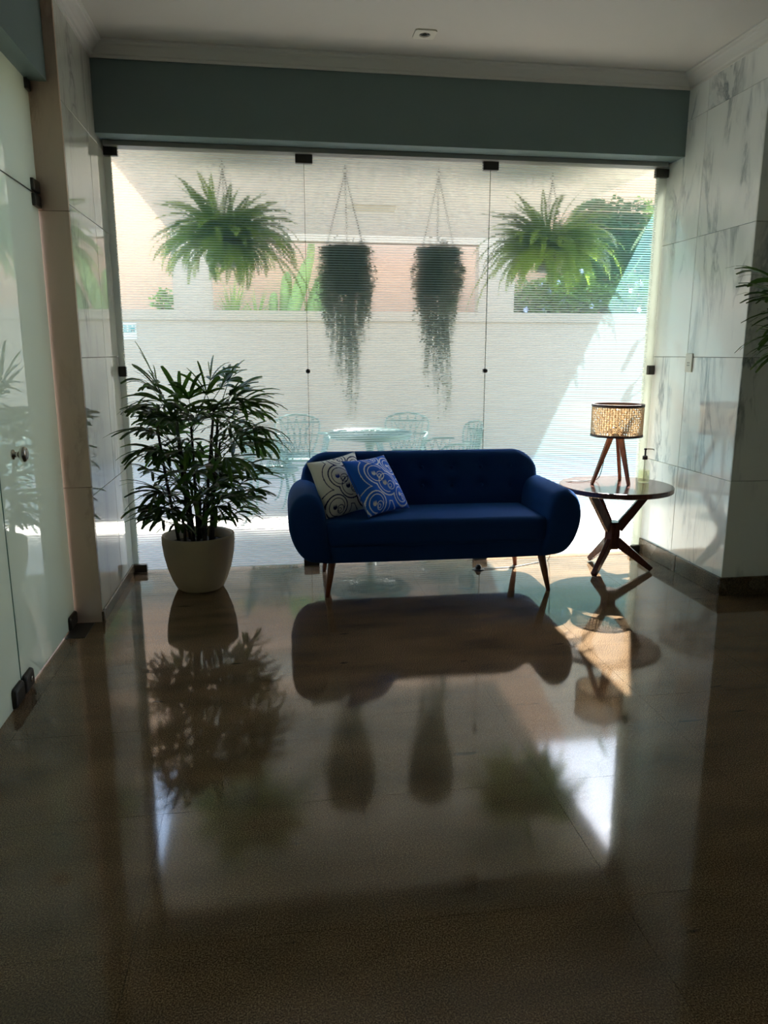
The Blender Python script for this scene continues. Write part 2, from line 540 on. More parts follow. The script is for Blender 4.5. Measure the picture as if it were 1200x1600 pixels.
for a, b in zip([0, 0.655, 1.324, 2.012, 2.45, ZC][:-1], [0.655, 1.324, 2.012, 2.45, ZC]):
    for y0, y1 in ((YL + .003, 4.35), (4.35, D + .062)):
        tl.append((XL - .02, XL, y0 + g, y1 - g, a + g, b - g))
wl_ = clad('wall_left', (-1.3, XL - .015, YL + .02, D + .06, 0, ZC), 'polished marble wall between the glass door and the striped glazing', tl, M_MARBLE_L)
# warm stone jamb that faces the room at the door opening
jm = struct('trim_1', MB().box(-1.3, XL - .004, YL + .004, YL + .03, 0, ZC), M_GROUT, 'beige stone jamb at the end of the left marble wall', 'jamb')
for a, b in zip([0, 0.70, 1.98, ZC][:-1], [0.70, 1.98, ZC]):
    MB().box(-1.29, XL - .001, YL - .012, YL + .006, a + .001, b - .001).build('stone_slab', M_MARBLE_WARM, jm, bevel=0.0015, bseg=1)

# teal beams
struct('beam_front', MB().box(XL - .02, XR + .02, YB, D + .06, ZB, ZC), M_TEAL, 'dark teal painted beam above the striped glazing', 'beam')
struct('beam_left', MB().box(-1.3, -0.935, YBK, YL - .013, 2.515, ZC), M_TEAL, 'dark teal painted lintel above the glass door', 'beam')
struct('trim_2', MB().box(XL + .01, XR - .03, D - .055, D + .035, 2.468, ZB - .0005), M_ALU, 'grey metal channel holding the top of the glazing', 'channel', bevel=.003)

# crown mouldings: a moulded section swept along the wall
CR = [(0, 0), (.010, 0), (.012, .012), (.022, .016), (.030, .030), (.048, .047), (.062, .053), (.066, .062), (.078, .065), (.078, .0735), (0, .0735)]
def crown(name, p0, p1, nrm, label, cut0=0, cut1=0):
    mb = MB()
    d = (Vector(p1) - Vector(p0)).normalized()
    nv = Vector(nrm)
    rg = []
    for base, c in ((p0, cut0), (p1, cut1)):
        rg.append([Vector(base) + nv * a + Vector((0, 0, z)) + d * (c * a) for a, z in CR])
    mb.rings(rg)
    return struct(name, mb, M_CROWN, label, 'crown moulding')
zc0 = ZC - .0735
crown('trim_3', (XL, YB, zc0), (XR, YB, zc0), (0, -1, 0), 'white crown moulding above the front teal beam', 1, -1)
crown('trim_4', (XR, YB, zc0), (XR, YC - .003, zc0), (-1, 0, 0), 'white crown moulding above the right marble wall', 1, 1)
crown('trim_5', (XR, YC - .003, zc0), (XFR, YC - .003, zc0), (0, -1, 0), 'white crown moulding above the shaded right wall', -1, 0)
crown('trim_6', (XL, YB, zc0), (XL, YL - .012, zc0), (1, 0, 0), 'white crown moulding above the left marble wall', 1, 1)

# baseboards in granite
def baseboard(name, segs, label):
    o = struct(name, MB().box(*segs[0]), M_BASE, label, 'baseboard', bevel=.003)
    for s in segs[1:]:
        MB().box(*s).build('baseboard_piece', M_BASE, o, bevel=.003)
baseboard('baseboard_right', [(XR - .016, XR, YC - .018, 4.215, 0, .105), (XR - .016, XR, 4.217, D, 0, .105)], 'brown granite skirting under the right marble wall')
baseboard('baseboard_right_return', [(XR - .016, 3.7, YC - .02, YC - .0035, 0, .105), (3.702, XFR, YC - .02, YC - .0035, 0, .105)], 'brown granite skirting under the shaded right wall')
baseboard('baseboard_left', [(XL, XL + .012, YL - .02, 4.30, 0, .06), (XL, XL + .012, 4.302, D - .02, 0, .06)], 'low brown granite skirting under the left marble wall')

# ------------------------------------------------------------------ striped glazing
SEAM = [XL + .004, 0.230, 1.349, XR - .004]
FILM = [XL + .037, 0.227, 0.233, 1.346, 1.352, XR - .060]
lab = ['left', 'middle', 'right']
wins = []
for k in range(3):
    w = empty('window_%d' % (k + 1), ((SEAM[k] + SEAM[k + 1]) / 2, D, 0))
    tag(w, ['glass panel with frosted stripes behind the potted palm', 'glass panel with frosted stripes behind the sofa', 'glass panel with frosted stripes behind the side table'][k], 'window', kind='structure')
    cx = w.location.x
    MB().box(SEAM[k] + .002 - cx, SEAM[k + 1] - .002 - cx, -.004, .004, .006, 2.468).build('pane', M_GLASS, w)
    mb = MB()
    z = .014
    while z < 2.46:
        f0, f1 = FILM[2 * k] - cx, FILM[2 * k + 1] - cx
        mb.quad((f0, -.0052, z), (f1, -.0052, z), (f1, -.0052, min(z + .0088, 2.466)), (f0, -.0052, min(z + .0088, 2.466)))
        z += .01432
    s = mb.build('frosted_stripes', M_FILM, w)
    s['kind'] = 'stuff'
    wins.append(w)
def clamp(parent, x, z, wx=.1, wz=.05, name='glass_clamp'):
    cx = parent.location.x
    o = MB().box(x - wx / 2 - cx, x + wx / 2 - cx, -.017, .017, z - wz / 2, z + wz / 2).build(name, M_METAL, parent, bevel=.004)
    return o
clamp(wins[0], XL + .04, 2.448, .075, .05); clamp(wins[0], 0.230, 2.448, .1, .055)
clamp(wins[1], 1.349, 2.448, .095, .055); clamp(wins[2], XR - .045, 2.44, .085, .05)
clamp(wins[0], XL + .023, 1.238, .042, .06); clamp(wins[2], XR - .023, 1.238, .042, .06)
clamp(wins[0], XL + .045, .028, .085, .05); clamp(wins[0], 0.230, .03, .1, .055)
clamp(wins[1], 1.349, .03, .1, .055); clamp(wins[2], XR - .045, .028, .085, .05)
for w, x in ((wins[0], .230), (wins[1], 1.349)):
    mb = MB()
    cx = w.location.x
    rg = []
    for r, y in ((.004, -.020), (.013, -.018), (.014, -.008), (.014, .008), (.013, .018), (.004, .020)):
        rg.append([(x - cx + r * math.cos(a * math.pi / 8), y, 1.237 + r * math.sin(a * math.pi / 8)) for a in range(16)])
    mb.rings(rg).build('seam_button', M_METAL, w, smooth=True)
    MB().box(x - cx - .0012, x - cx + .0012, -.0045, .0045, .01, 2.46).build('seam_edge', M_GLASSEDGE, w)
# stone reveals just outside the glass
struct('trim_7', MB().box(XR - .058, XR, D + .012, D + .04, 0, ZB), M_JAMB, 'pale vertical reveal outside the right end of the glazing', 'jamb')
struct('trim_8', MB().box(XL, XL + .034, D + .012, D + .04, 0, ZB), M_JAMB, 'pale vertical reveal outside the left end of the glazing', 'jamb')

# ------------------------------------------------------------------ glass door on the left
def pane_box(name, y0, y1, z0, z1, parent, dx=0.0):
    o = MB().box(XD - .005 + dx, XD + .005 + dx, y0, y1, z0, z1).build(name, M_FROST, parent)
    return o
YS = 2.955
dr = empty('door_1', (0, 0, 0)); tag(dr, 'frosted glass door leaf with round steel knob beside the stone jamb', 'door', kind='structure')
pane_box('door_glass', YS + .006, YL - .022, .012, 2.040, dr)
MB().box(XD - .0052, XD + .0052, YS + .002, YS + .0062, .012, 2.04).build('glass_edge', M_GLASSEDGE, dr)
def xlathe(prof, yc, zc_, seg=24):
    mb = MB()
    mb.rings([[(x, yc + r * math.cos(2 * math.pi * k / seg), zc_ + r * math.sin(2 * math.pi * k / seg)) for k in range(seg)] for r, x in prof])
    return mb
kn = xlathe([(.020, XD + .005), (.020, XD + .011), (.011, XD + .014), (.011, XD + .030), (.022, XD + .034), (.030, XD + .042), (.031, XD + .052), (.027, XD + .058), (.010, XD + .061)], 3.12, .955).build('knob', M_CHROME, dr, smooth=True)
xlathe([(.020, XD + .0575), (.018, XD + .0625), (.004, XD + .064)], 3.12, .955).build('knob_cap', M_PLASTIC, kn, smooth=True)
MB().box(XD - .02, XD + .02, YL - .15, YL - .016, .006, .075).build('pivot_hinge', M_METAL, dr, bevel=.014, bseg=3)
MB().box(XD - .02, XD + .02, YL - .11, YL - .014, 1.985, 2.037).build('top_hinge', M_METAL, dr, bevel=.005)
lk = MB().box(XD - .022, XD + .022, YS + .004, YS + .12, .006, .085).build('lock_fitting', M_METAL, dr, bevel=.016, bseg=3)
xlathe([(.012, XD + .021), (.012, XD + .026), (.004, XD + .027)], YS + .07, .05, 16).build('lock_cylinder', M_CHROME, lk, smooth=True)
sl = empty('window_4', (0, 0, 0)); tag(sl, 'fixed frosted glass sidelight next to the glass door', 'window', kind='structure')
pane_box('sidelight_glass', YBK + .02, YS - .004, .004, 2.040, sl)
MB().box(XD - .022, XD + .022, YS - .12, YS - .004, .002, .085).build('lock_keeper', M_METAL, sl, bevel=.016, bseg=3)
to = empty('window_5', (0, 0, 0)); tag(to, 'frosted glass transom above the glass door', 'window', kind='structure')
pane_box('transom_glass', YBK + .02, YL - .014, 2.046, 2.513, to)
MB().box(XD - .004, XD + .004, YBK + .02, YL - .014, 2.0395, 2.0465).build('light_gap_strip', M_BLACK, to)  # dark strip added to stop bright light leaking through the gap
MB().box(XD - .02, XD + .02, YL - .11, YL - .014, 2.048, 2.10).build('transom_hinge', M_METAL, to, bevel=.005)
MB().box(XD - .018, XD + .018, YL - .07, YL - .014, 2.47, 2.513).build('corner_clamp', M_METAL, to, bevel=.004)
struct('wall_added_courtyard', MB().box(-4.2, -4.0, YBK - 2, D, 0, 3.2), M_WHITE_EXT, 'unseen pale courtyard wall added for daylight through the frosted door', 'wall')  # invented wall, never in view; helps daylight reach the frosted glass
struct('added_courtyard_floor', MB().box(-4.2, -1.4, YBK - 2, D + .06, -.2, -.002), M_PATIO, 'unseen pale courtyard floor added for daylight through the frosted door', 'courtyard')  # invented ground of the same daylight source behind the frosted glass
tag(MB().box(XD + .004, XD + .10, YL - .23, YL - .02, .0002, .004).build('floor_spring_plate', M_METAL, None, bevel=.001, bseg=1), 'dark metal door spring plate set in the floor by the jamb', 'floor plate')

# ------------------------------------------------------------------ ceiling downlight and wall outlet
dl = empty('recessed_downlight', (0.826, 4.14, ZC)); tag(dl, 'small square white recessed spotlight in the ceiling', 'downlight')
mb = MB()
N = 32
sq = []; ci = []
for k in range(N):
    a = 2 * math.pi * (k + .5) / N
    m_ = max(abs(math.cos(a)), abs(math.sin(a)))
    sq.append((.055 * math.cos(a) / m_, .055 * math.sin(a) / m_)); ci.append((.029 * math.cos(a), .029 * math.sin(a)))
mb.rings([[(x, y, -.0005) for x, y in sq], [(x, y, -.007) for x, y in sq], [(x, y, -.0075) for x, y in ci], [(x * .93, y * .93, -.0015) for x, y in ci]], False, False)
mb.build('trim_frame', M_PLASTIC, dl)
MB().lathe([(.027, -.0012), (.020, -.0008)], 24).build('dark_reflector', M_BLACK, dl)
MB().lathe([(.012, -.0045), (.014, -.002)], 20).build('lamp_lens', M_CHROME, dl)

ol = empty('wall_outlet', (XR, 4.265, 1.29)); tag(ol, 'cream wall socket plate on the right marble wall', 'outlet')
pl_ = MB().box(-.009, -.0003, -.036, .036, -.055, .055).build('cover_plate', M_PLASTIC, ol, bevel=.003)
for dz in (.012, -.012):
    for dy in (-.008, .008):
        MB().box(-.0102, -.0088, dy - .0025, dy + .0025, dz * 0 - .004 + (0 if dz > 0 else -.014), dz * 0 + .004 + (0 if dz > 0 else -.014)).build('socket_hole', M_BLACK, pl_)

# ------------------------------------------------------------------ patio outside
struct('patio_floor', MB().box(-9, 12, D + .06, 16, -.2, -.001), M_PATIO, 'pale stone patio floor outside the glazing', 'patio')
struct('patio_canopy', MB().box(CAN_X0, CAN_X1, D + .06, CAN_Y1, CAN_Z, CAN_Z + .22), M_CANOPY, 'white concrete canopy slab over the patio', 'canopy')
pw = struct('patio_wall', MB().box(-7, 9, WALL_Y, WALL_Y + .16, 0, 1.735), M_WHITE_EXT, 'cream garden wall at the back of the patio', 'wall')
MB().box(-7, 9, WALL_Y - .03, WALL_Y + .20, 1.735, 1.852).build('wall_coping', M_WHITE_EXT, pw, bevel=.008)
for x0, x1 in ((-1.129, -0.666), (2.66, 3.14)):
    MB().box(x0, x1, WALL_Y + .005, WALL_Y + .165, 1.852, 2.68).build('wall_pillar', M_WHITE_EXT, pw, bevel=.004)
MB().box(-1.129, 3.14, WALL_Y + .002, WALL_Y + .168, 2.68, 3.05).build('wall_beam', M_WHITE_EXT, pw, bevel=.004)
struct('neighbour_wall', MB().box(-12, 14, 11.0, 11.3, 0, 5.1), M_PINK, 'tall pink rendered wall of the neighbouring building', 'building')
struct('planting_bed', MB().box(-7, 9, WALL_Y + .17, 10.99, 0, 1.72), M_SOIL, 'raised planting bed behind the garden wall', 'planter')

lf = empty('canopy_light', (.89, 6.62, CAN_Z)); tag(lf, 'flat rectangular light fitting under the patio canopy', 'light fitting')
MB().box(-.19, .19, -.09, .09, -.035, -.0005).build('housing', M_PLASTIC, lf, bevel=.004)
MB().box(-.175, .175, -.075, .075, -.045, -.033).build('diffuser', M_PLASTIC, lf, bevel=.003)

sg = empty('wall_sign', (-1.75, WALL_Y, 1.60)); tag(sg, 'small white wall sign with teal letters ARIUM', 'sign')
MB().box(-.17, .17, -.012, -.0005, -.095, .095).build('sign_board', M_SIGN, sg, bevel=.002)
cu = bpy.data.curves.new('sign_letters', 'FONT')
cu.body = 'ARIUM'; cu.size = .125; cu.extrude = .001; cu.align_x = 'RIGHT'; cu.offset = .003
tmp = bpy.data.objects.new('sign_letters_curve', cu)
COL.objects.link(tmp)
bpy.context.view_layer.update()
me = bpy.data.meshes.new_from_object(tmp.evaluated_get(bpy.context.evaluated_depsgraph_get()))
bpy.data.objects.remove(tmp)
me.materials.clear(); me.materials.append(M_SIGNTXT)
lt = bpy.data.objects.new('sign_letters', me); COL.objects.link(lt); lt.parent = sg
lt.location = (.155, -.0135, -.02); lt.rotation_euler = (R(90), 0, 0); lt.scale = (.62, 1, 1)

# ------------------------------------------------------------------ sofa
SX, SY = 0.905, 4.285
sofa = empty('sofa', (SX, SY, 0), R(-0.8)); tag(sofa, 'navy blue buttoned sofa with rounded arms and tapered wooden legs', 'sofa')
ARM = [(.590, .222), (.665, .212), (.735, .230), (.790, .295), (.824, .395), (.824, .49), (.793, .565), (.735, .600), (.672, .585), (.636, .53), (.622, .44), (.606, .33)]
def arm(sgn):
    prof = catmull([(a, 0, b) for a, b in ARM], 4)
    cx, cz = .71, .41
    mb = MB()
    rg = []
    for y, s in ((-.350, .55), (-.347, .74), (-.338, .87), (-.322, .95), (-.300, .99), (-.27, 1.0), (-.1, 1.0), (.1, 1.0), (.24, .995), (.29, .96), (.315, .87), (.325, .7)):
        rg.append([(sgn * (cx + (q.x - cx) * s), y, cz + (q.z - cz) * s - (.012 * max(0, (y + .1)) if y > -.1 else 0)) for q in prof])
    mb.rings(rg)
    return mb.build('armrest', M_NAVY, sofa, smooth=True)
arm(-1); arm(1)
# base rail
mb = MB()
prof = []
rg = []
for y, s in ((-.322, .80), (-.318, .93), (-.300, 1.0), (.28, 1.0), (.32, .95)):
    rg.append([(x * (1 if abs(x) < .5 else (.985 + .015 * s)), y, .212 + (z - .212) * (.85 + .15 * s) + (1 - s) * .03) for x, z in
               [(-.68, .225), (-.64, .213), (-.4, .210), (0, .210), (.4, .210), (.64, .213), (.68, .225), (.68, .30), (.4, .315), (0, .315), (-.4, .315), (-.68, .30)]])
mb.rings(rg).build('base_rail', M_NAVY, sofa, smooth=False, bevel=.0)
# seat cushion: puffed rounded box
def rounded_box(hx, y0, y1, z0, z1, r, puff=0.0, nx=24, slope=0.0):
    """box lofted along x; cross section in yz with corner radius r"""
    def sect(h):
        pts = []
        ya, yb, za, zb = y0 + (1 - h) * r, y1 - (1 - h) * r, z0 + (1 - h) * r, z1 - (1 - h) * r
        rr = r * max(h, .05)
        for cy_, cz_, a0 in ((yb - rr, zb - rr, 0), (ya + rr, zb - rr, 90), (ya + rr, za + rr, 180), (yb - rr, za + rr, 270)):
            for q in range(6):
                a = R(a0 + q * 18)
                pts.append((cy_ + rr * math.cos(a), cz_ + rr * math.sin(a)))
            # long edges get two more points
        return pts
    rg = []
    xs = [-1 + 2 * k / nx for k in range(nx + 1)]
    st = [(-hx, .15), (-hx + r * .12, .5), (-hx + r * .4, .8), (-hx + r, 1.0)] + [(x * (hx - r), 1.0) for x in xs[1:-1]] + [(hx - r, 1.0), (hx - r * .4, .8), (hx - r * .12, .5), (hx, .15)]
    for x, h in st:
        u = x / hx
        sec = sect(h)
        ring = []
        for y, z in sec:
            v = (y - (y0 + y1) / 2) / ((y1 - y0) / 2)
            if z > (z0 + z1) / 2:
                z = z + puff * (1 - u ** 4) * (1 - min(1, abs(v)) ** 3) - slope * (v + 1) / 2
            ring.append((x, y, z))
        rg.append(ring)
    return MB().rings(rg)
rounded_box(.628, -.338, .16, .298, .447, .034, puff=.012, slope=.012).build('seat_cushion', M_NAVY, sofa, smooth=True)
# buttoned back, lofted along x with rounded top corners and dimples
BUT = [(bx, bz) for bz in (.655, .545) for bx in [-.56 + .187 * k for k in range(7)]]
mb = MB()
rg = []
HX = .745
for k in range(97):
    x = -HX + 2 * HX * k / 96
    ex = max(0, abs(x) - (HX - .17)) / .17
    drop = .17 * (1 - math.sqrt(max(0, 1 - ex * ex))) if ex > 0 else 0
    th = math.sqrt(max(.03, 1 - max(0, (abs(x) - (HX - .05)) / .05) ** 2)) if abs(x) > HX - .05 else 1.0
    zt = .757 - drop
    ring = []
    # front from bottom to top, over, back down
    nzf = 26
    for q in range(nzf + 1):
        t = q / nzf
        z = .29 + (zt - .045 - .29) * t
        y = .135 + .075 * (z - .29) / .45
        y -= .012 * math.sin(math.pi * min(1, t))
        for bx, bz in BUT:
            d2 = (x - bx) ** 2 + (z - bz) ** 2
            y += .020 * math.exp(-d2 / (2 * .030 ** 2)) + .006 * math.exp(-d2 / (2 * .010 ** 2))
        ring.append((x, y, z))
    yf = ring[-1][1]
    for a in (30, 60, 90, 120, 150):
        ring.append((x, yf + .05 - .05 * math.cos(R(a)), zt - .045 + .045 * math.sin(R(a))))
    ring.append((x, .318, zt - .06)); ring.append((x, .325, .5)); ring.append((x, .315, .25)); ring.append((x, .2, .25))
    ym = .24
    rg.append([(p[0], ym + (p[1] - ym) * th, p[2]) for p in ring])
mb.rings(rg)
bk = mb.build('backrest', M_NAVY, sofa, smooth=True)
bm_ = None
for bx, bz in BUT:
    y = .135 + .075 * (bz - .29) / .45 - .012 * math.sin(math.pi * (bz - .29) / .42) + .022
    if bm_ is None:
        o = MB().rings([[(r * math.cos(a * math.pi / 6), yy, r * math.sin(a * math.pi / 6)) for a in range(12)] for r, yy in ((.012, .004), (.0115, -.002), (.007, -.006), (.002, -.007))]).build('button', M_NAVY, bk, smooth=True)
        bm_ = o.data
    else:
        o = share('button', bm_, bk)
    o.location = (bx, y, bz)
for lx, ly, tx, ty in ((-.585, -.235, -.035, -.02), (.615, -.265, .045, -.03), (-.58, .235, -.03, .02), (.60, .225, .03, .02)):
    rg = []
    for t, r in ((0, .0245), (.5, .019), (1, .012)):
        rg.append([(lx + tx * t + r * math.cos(a * math.pi / 8), ly + ty * t + r * math.sin(a * math.pi / 8), .225 * (1 - t) + .0005) for a in range(16)])
    MB().rings(rg).build('leg', M_LEGWOOD, sofa, smooth=True)

# ------------------------------------------------------------------ cushions with printed pattern
def seg_d(px, py, ax, ay, bx, by):
    dx, dy = bx - ax, by - ay
    t = max(0, min(1, ((px - ax) * dx + (py - ay) * dy) / (dx * dx + dy * dy + 1e-9)))
    return math.hypot(px - ax - t * dx, py - ay - t * dy)
def cushion_print(u, v, ground, line, accent, motif):
    """u,v in -1..1; repeats of circled tulips inside scalloped outlines"""
    circ = [(-.20, .30, .30), (.08, -.12, .33), (.62, -.58, .26), (-.62, -.70, .28), (.66, .52, .24), (.05, .98, .24)]
    best = 9; 
    for cx, cy, r in circ:
        if r <= 0: continue
        best = min(best, math.hypot(u - cx, v - cy) - r)
    if abs(best - .115) < .022: return line
    if abs(best - .30) < .014: return line
    for k, (cx, cy, r) in enumerate(circ):
        if r <= 0: continue
        dx, dy = u - cx, v - cy
        d = math.hypot(dx, dy); a = math.atan2(dy, dx)
        if abs(d - r) < .014 and not (-.9 < a - (-.6 if k % 2 else .4) < .0): return line
        # inner curl
        d2 = math.hypot(dx - r * .42, dy + r * .35)
        if abs(d2 - r * .45) < .012 and dx > -.2 * r: return line
        # tulip: a cup with three pointed petals
        tx, ty = dx + r * .30, dy - r * .02
        cup = math.hypot(tx, ty) < r * .25 and ty < .02 * r
        pet = 0 <= ty < r * .30 and any(abs(tx - q * r) < .085 * r * (1 - ty / (r * .30)) + .004 for q in (-.165, 0, .165))
        if cup or pet: return accent if (k + motif) % 2 == 0 else line
        fx, fy = dx - r * .28, dy + r * .40
        fd = math.hypot(fx, fy)
        if abs(fd - r * .2) < .011: return line
    return ground
def cushion(name, label, mat, ground, line, accent, motif, cen, U, V, size):
    root = empty(name, cen); tag(root, label, 'cushion', 'scatter cushions on the sofa')
    U = Vector(U).normalized(); V = Vector(V); V = (V - U * V.dot(U)).normalized(); Wn = U.cross(V)
    root.rotation_euler = Matrix((U, V, Wn)).transposed().to_euler()
    n = 150
    for side, nm in ((1, 'front_cover'), (-1, 'back_cover')):
        nn = n if side == 1 else 30
        vs, fs, cols = [], [], []
        for j in range(nn + 1):
            for i in range(nn + 1):
                u, v = -1 + 2 * i / nn, -1 + 2 * j / nn
                h = .072 * (max(0, (1 - u * u) * (1 - v * v))) ** .5
                h += .006 * math.sin(u * 5 + v * 3) * (1 - u * u) * (1 - v * v)
                x = size * u * (1 - .075 * (1 - v * v)); y = size * v * (1 - .075 * (1 - u * u))
                vs.append((x, y, side * h))
                cols.append(cushion_print(u, v, ground, line, accent, motif))
        for j in range(nn):
            for i in range(nn):
                q = (j * (nn + 1) + i, j * (nn + 1) + i + 1, (j + 1) * (nn + 1) + i + 1, (j + 1) * (nn + 1) + i)
                fs.append(q if side == 1 else tuple(reversed(q)))
        me = bpy.data.meshes.new(nm); me.from_pydata(vs, [], fs)
        at_ = me.color_attributes.new('print', 'FLOAT_COLOR', 'POINT')
        at_.data.foreach_set('color', [c for col in cols for c in (*col, 1.0)])
        me.materials.append(mat)
        for p_ in me.polygons: p_.use_smooth = True
        o = bpy.data.objects.new(nm, me); COL.objects.link(o); o.parent = root
    # piping around the seam
    pts = []
    for k in range(48):
        s = k / 12
        e = int(s); f = -1 + 2 * (s - e)
        u, v = ((f, -1), (1, f), (-f, 1), (-1, -f))[e]
        pts.append((size * u * (1 - .075 * (1 - v * v)), size * v * (1 - .075 * (1 - u * u)), 0))
    mb = MB().tube(pts + [pts[0]], .0022, 6)
    mb.build('piping', MATS['interior_plaster'] if motif == 0 else M_BLUEPIPE, root, smooth=True)
M_BLUEPIPE = plain('blue_piping', (0.01, 0.05, 0.22), 0.8)
cushion('cushion', 'cream cushion with navy swirling tulip outlines leaning on the sofa arm', M_CUSH_W, (.84, .80, .72), (.012, .016, .09), (.012, .03, .25), 0,
        (.385, 4.24, .600), (.26, .17, .03), (-.13, .09, .32), .174)
cushion('cushion', 'blue cushion with white swirling tulip outlines in front of the cream one', M_CUSH_B, (.012, .11, .55), (.72, .72, .72), (.66, .62, .55), 1,
        (.583, 4.192, .606), (.20, .17, .0), (-.19, .10, .29), .178)

# ------------------------------------------------------------------ side table
TBX, TBY = 2.112, 4.345
tb = empty('side_table', (TBX, TBY, 0)); tag(tb, 'round dark wooden side table with crossed legs beside the sofa', 'side table')
TH = .545
MB().lathe([(.20, TH - .034), (.336, TH - .034), (.344, TH - .029), (.345, TH - .005), (.343, TH - .001), (.339, TH), (.05, TH)], 64).build('table_top', M_TABLEWOOD, tb, smooth=False)
def bar(p0, p1, w0, w1, t, side):
    """tapered flat bar; side = width direction"""
    p0, p1, side = Vector(p0), Vector(p1), Vector(side).normalized()
    d = (p1 - p0).normalized(); nrm = d.cross(side).normalized()
    mb = MB()
    rg = []
    for p_, w in ((p0, w0), (p1, w1)):
        rg.append([p_ + side * t / 2 + nrm * w / 2, p_ - side * t / 2 + nrm * w / 2, p_ - side * t / 2 - nrm * w / 2, p_ + side * t / 2 - nrm * w / 2])
    return mb.rings(rg)
feet = [(-.187, -.165), (.228, -.095), (-.055, .195)]
angs = [math.atan2(y, x) for x, y in feet]
hub = MB().lathe([(.044, .135), (.052, .145), (.052, .300), (.046, .31)], 6).build('hub', M_TABLEWOOD, tb)
for (fx, fy), a in zip(feet, angs):
    dx, dy = math.cos(a), math.sin(a)
    sd = (-dy, dx, 0)
    L = math.hypot(fx, fy)
    bar((dx * .030, dy * .030, .180), (dx * L, dy * L, .014), .062, .032, .032, sd).build('foot', M_TABLEWOOD, tb, bevel=.004)
for a in [angs[0] + R(-20), angs[1] + R(8), angs[2]]:
    dx, dy = math.cos(a), math.sin(a)
    sd = (-dy, dx, 0)
    bar((dx * .030, dy * .030, .265), (dx * .215, dy * .215, TH - .028), .062, .040, .032, sd).build('arm', M_TABLEWOOD, tb, bevel=.004)

# ------------------------------------------------------------------ table lamp
LX, LY = 2.125, 4.41
lp = empty('table_lamp', (LX, LY, TH)); tag(lp, 'tripod table lamp with woven cane drum shade on the side table', 'lamp')
S0, S1, SR = .298, .492, .155
for fx, fy in ((-.155, -.03), (.055, -.10), (.10, .115)):
    a = math.atan2(fy, fx)
    dx, dy = math.cos(a), math.sin(a)
    p0 = Vector((fx, fy, .0)); p1 = Vector((dx * .022, dy * .022, .335))
    bar(p0, p1, .017, .040, .020, (-dy, dx, 0)).build('leg', M_LAMPWOOD, lp, bevel=.003)
MB().lathe([(.030, .325), (.032, .330), (.032, .348), (.016, .352), (.016, .385), (.012, .388)], 20).build('lamp_holder', M_BAND, lp, smooth=False)
MB().lathe([(.012, .387), (.014, .392), (.026, .412), (.030, .432), (.024, .452), (.008, .462)], 20).build('bulb', M_PLASTIC, lp, smooth=True)
sh = empty('lamp_shade', (0, 0, 0)); sh.parent = lp
mb = MB()
NV, NHz = 60, 13
def strip_ring(z, w):
    seg = 96
    i = len(mb.v)
    for k in range(seg):
        a = 2 * math.pi * k / seg
        for r in (SR - .0012, SR + .0008):
            for zz in (z - w / 2, z + w / 2): mb.v.append((r * math.cos(a), r * math.sin(a), zz))
    for k in range(seg):
        a, b = i + 4 * k, i + 4 * ((k + 1) % seg)
        for p_, q in ((0, 1), (1, 3), (3, 2), (2, 0)): mb.f.append((a + p_, a + q, b + q, b + p_))
for k in range(NHz):
    z = S0 + .014 + (S1 - S0 - .028) * k / (NHz - 1)
    strip_ring(z, .0046)
def vstrip(a0, a1, w, r):
    n = 8
    rg = []
    for q in range(n + 1):
        t = q / n; a = a0 + (a1 - a0) * t; z = S0 + .006 + (S1 - S0 - .012) * t
        da = w / 2 / r
        rg.append([(r2 * math.cos(a + s * da), r2 * math.sin(a + s * da), z) for r2, s in ((r, -1), (r, 1), (r + .0012, 1), (r + .0012, -1))])
    mb.rings(rg)
for k in range(NV):
    vstrip(2 * math.pi * k / NV, 2 * math.pi * k / NV, .0078, SR + .0008)
for k in range(36):
    a = 2 * math.pi * (k + .5) / 36
    vstrip(a, a + .85, .0036, SR - .0030)
    vstrip(a, a - .85, .0036, SR - .0044)
mb.build('cane_webbing', M_CANE, sh)
for z0, z1 in ((S0 - .003, S0 + .011), (S1 - .012, S1 + .003)):
    m2 = MB()
    m2.rings([[(r * math.cos(2 * math.pi * k / 64), r * math.sin(2 * math.pi * k / 64), z) for k in range(64)] for r, z in ((SR - .006, z0), (SR + .004, z0), (SR + .004, z1), (SR - .006, z1), (SR - .006, z0))], False, False)
    m2.build('rim_band', M_BAND, sh)
m2 = MB()
for k in range(3):
    a = R(30 + 120 * k)
    m2.tube([(.014 * math.cos(a), .014 * math.sin(a), .375), (SR * .5 * math.cos(a), SR * .5 * math.sin(a), .40), ((SR - .004) * math.cos(a), (SR - .004) * math.sin(a), S1 - .004)], .0016, 6)
m2.build('shade_spider', M_METAL, sh)
cordp = catmull([(0, .03, .33), (-.03, .06, .20), (-.06, .075, .03), (-.12, .08, .006), (-.235, .06, .005), (-.31, .09, -.02), (-.335, .11, -.15), (-.33, .15, -.40), (-.34, .17, -.538), (-.45, .12, -.541), (-.62, .05, -.541), (-.76, .04, -.541), (-.85, .036, -.536)], 6, closed=False)
MB().tube(cordp, .0026, 6).build('power_cord', M_BLACK, lp, smooth=True)
pg = empty('floor_socket', (1.272, 4.446, 0)); tag(pg, 'small round dark floor socket under the sofa', 'socket')
MB().lathe([(.038, .0005), (.038, .004), (.034, .007), (.020, .009)], 24).build('socket_plate', M_METAL, pg)
MB().lathe([(.018, .0085), (.019, .022), (.012, .032), (.004, .034)], 20).build('plug', M_BLACK, pg, smooth=True)

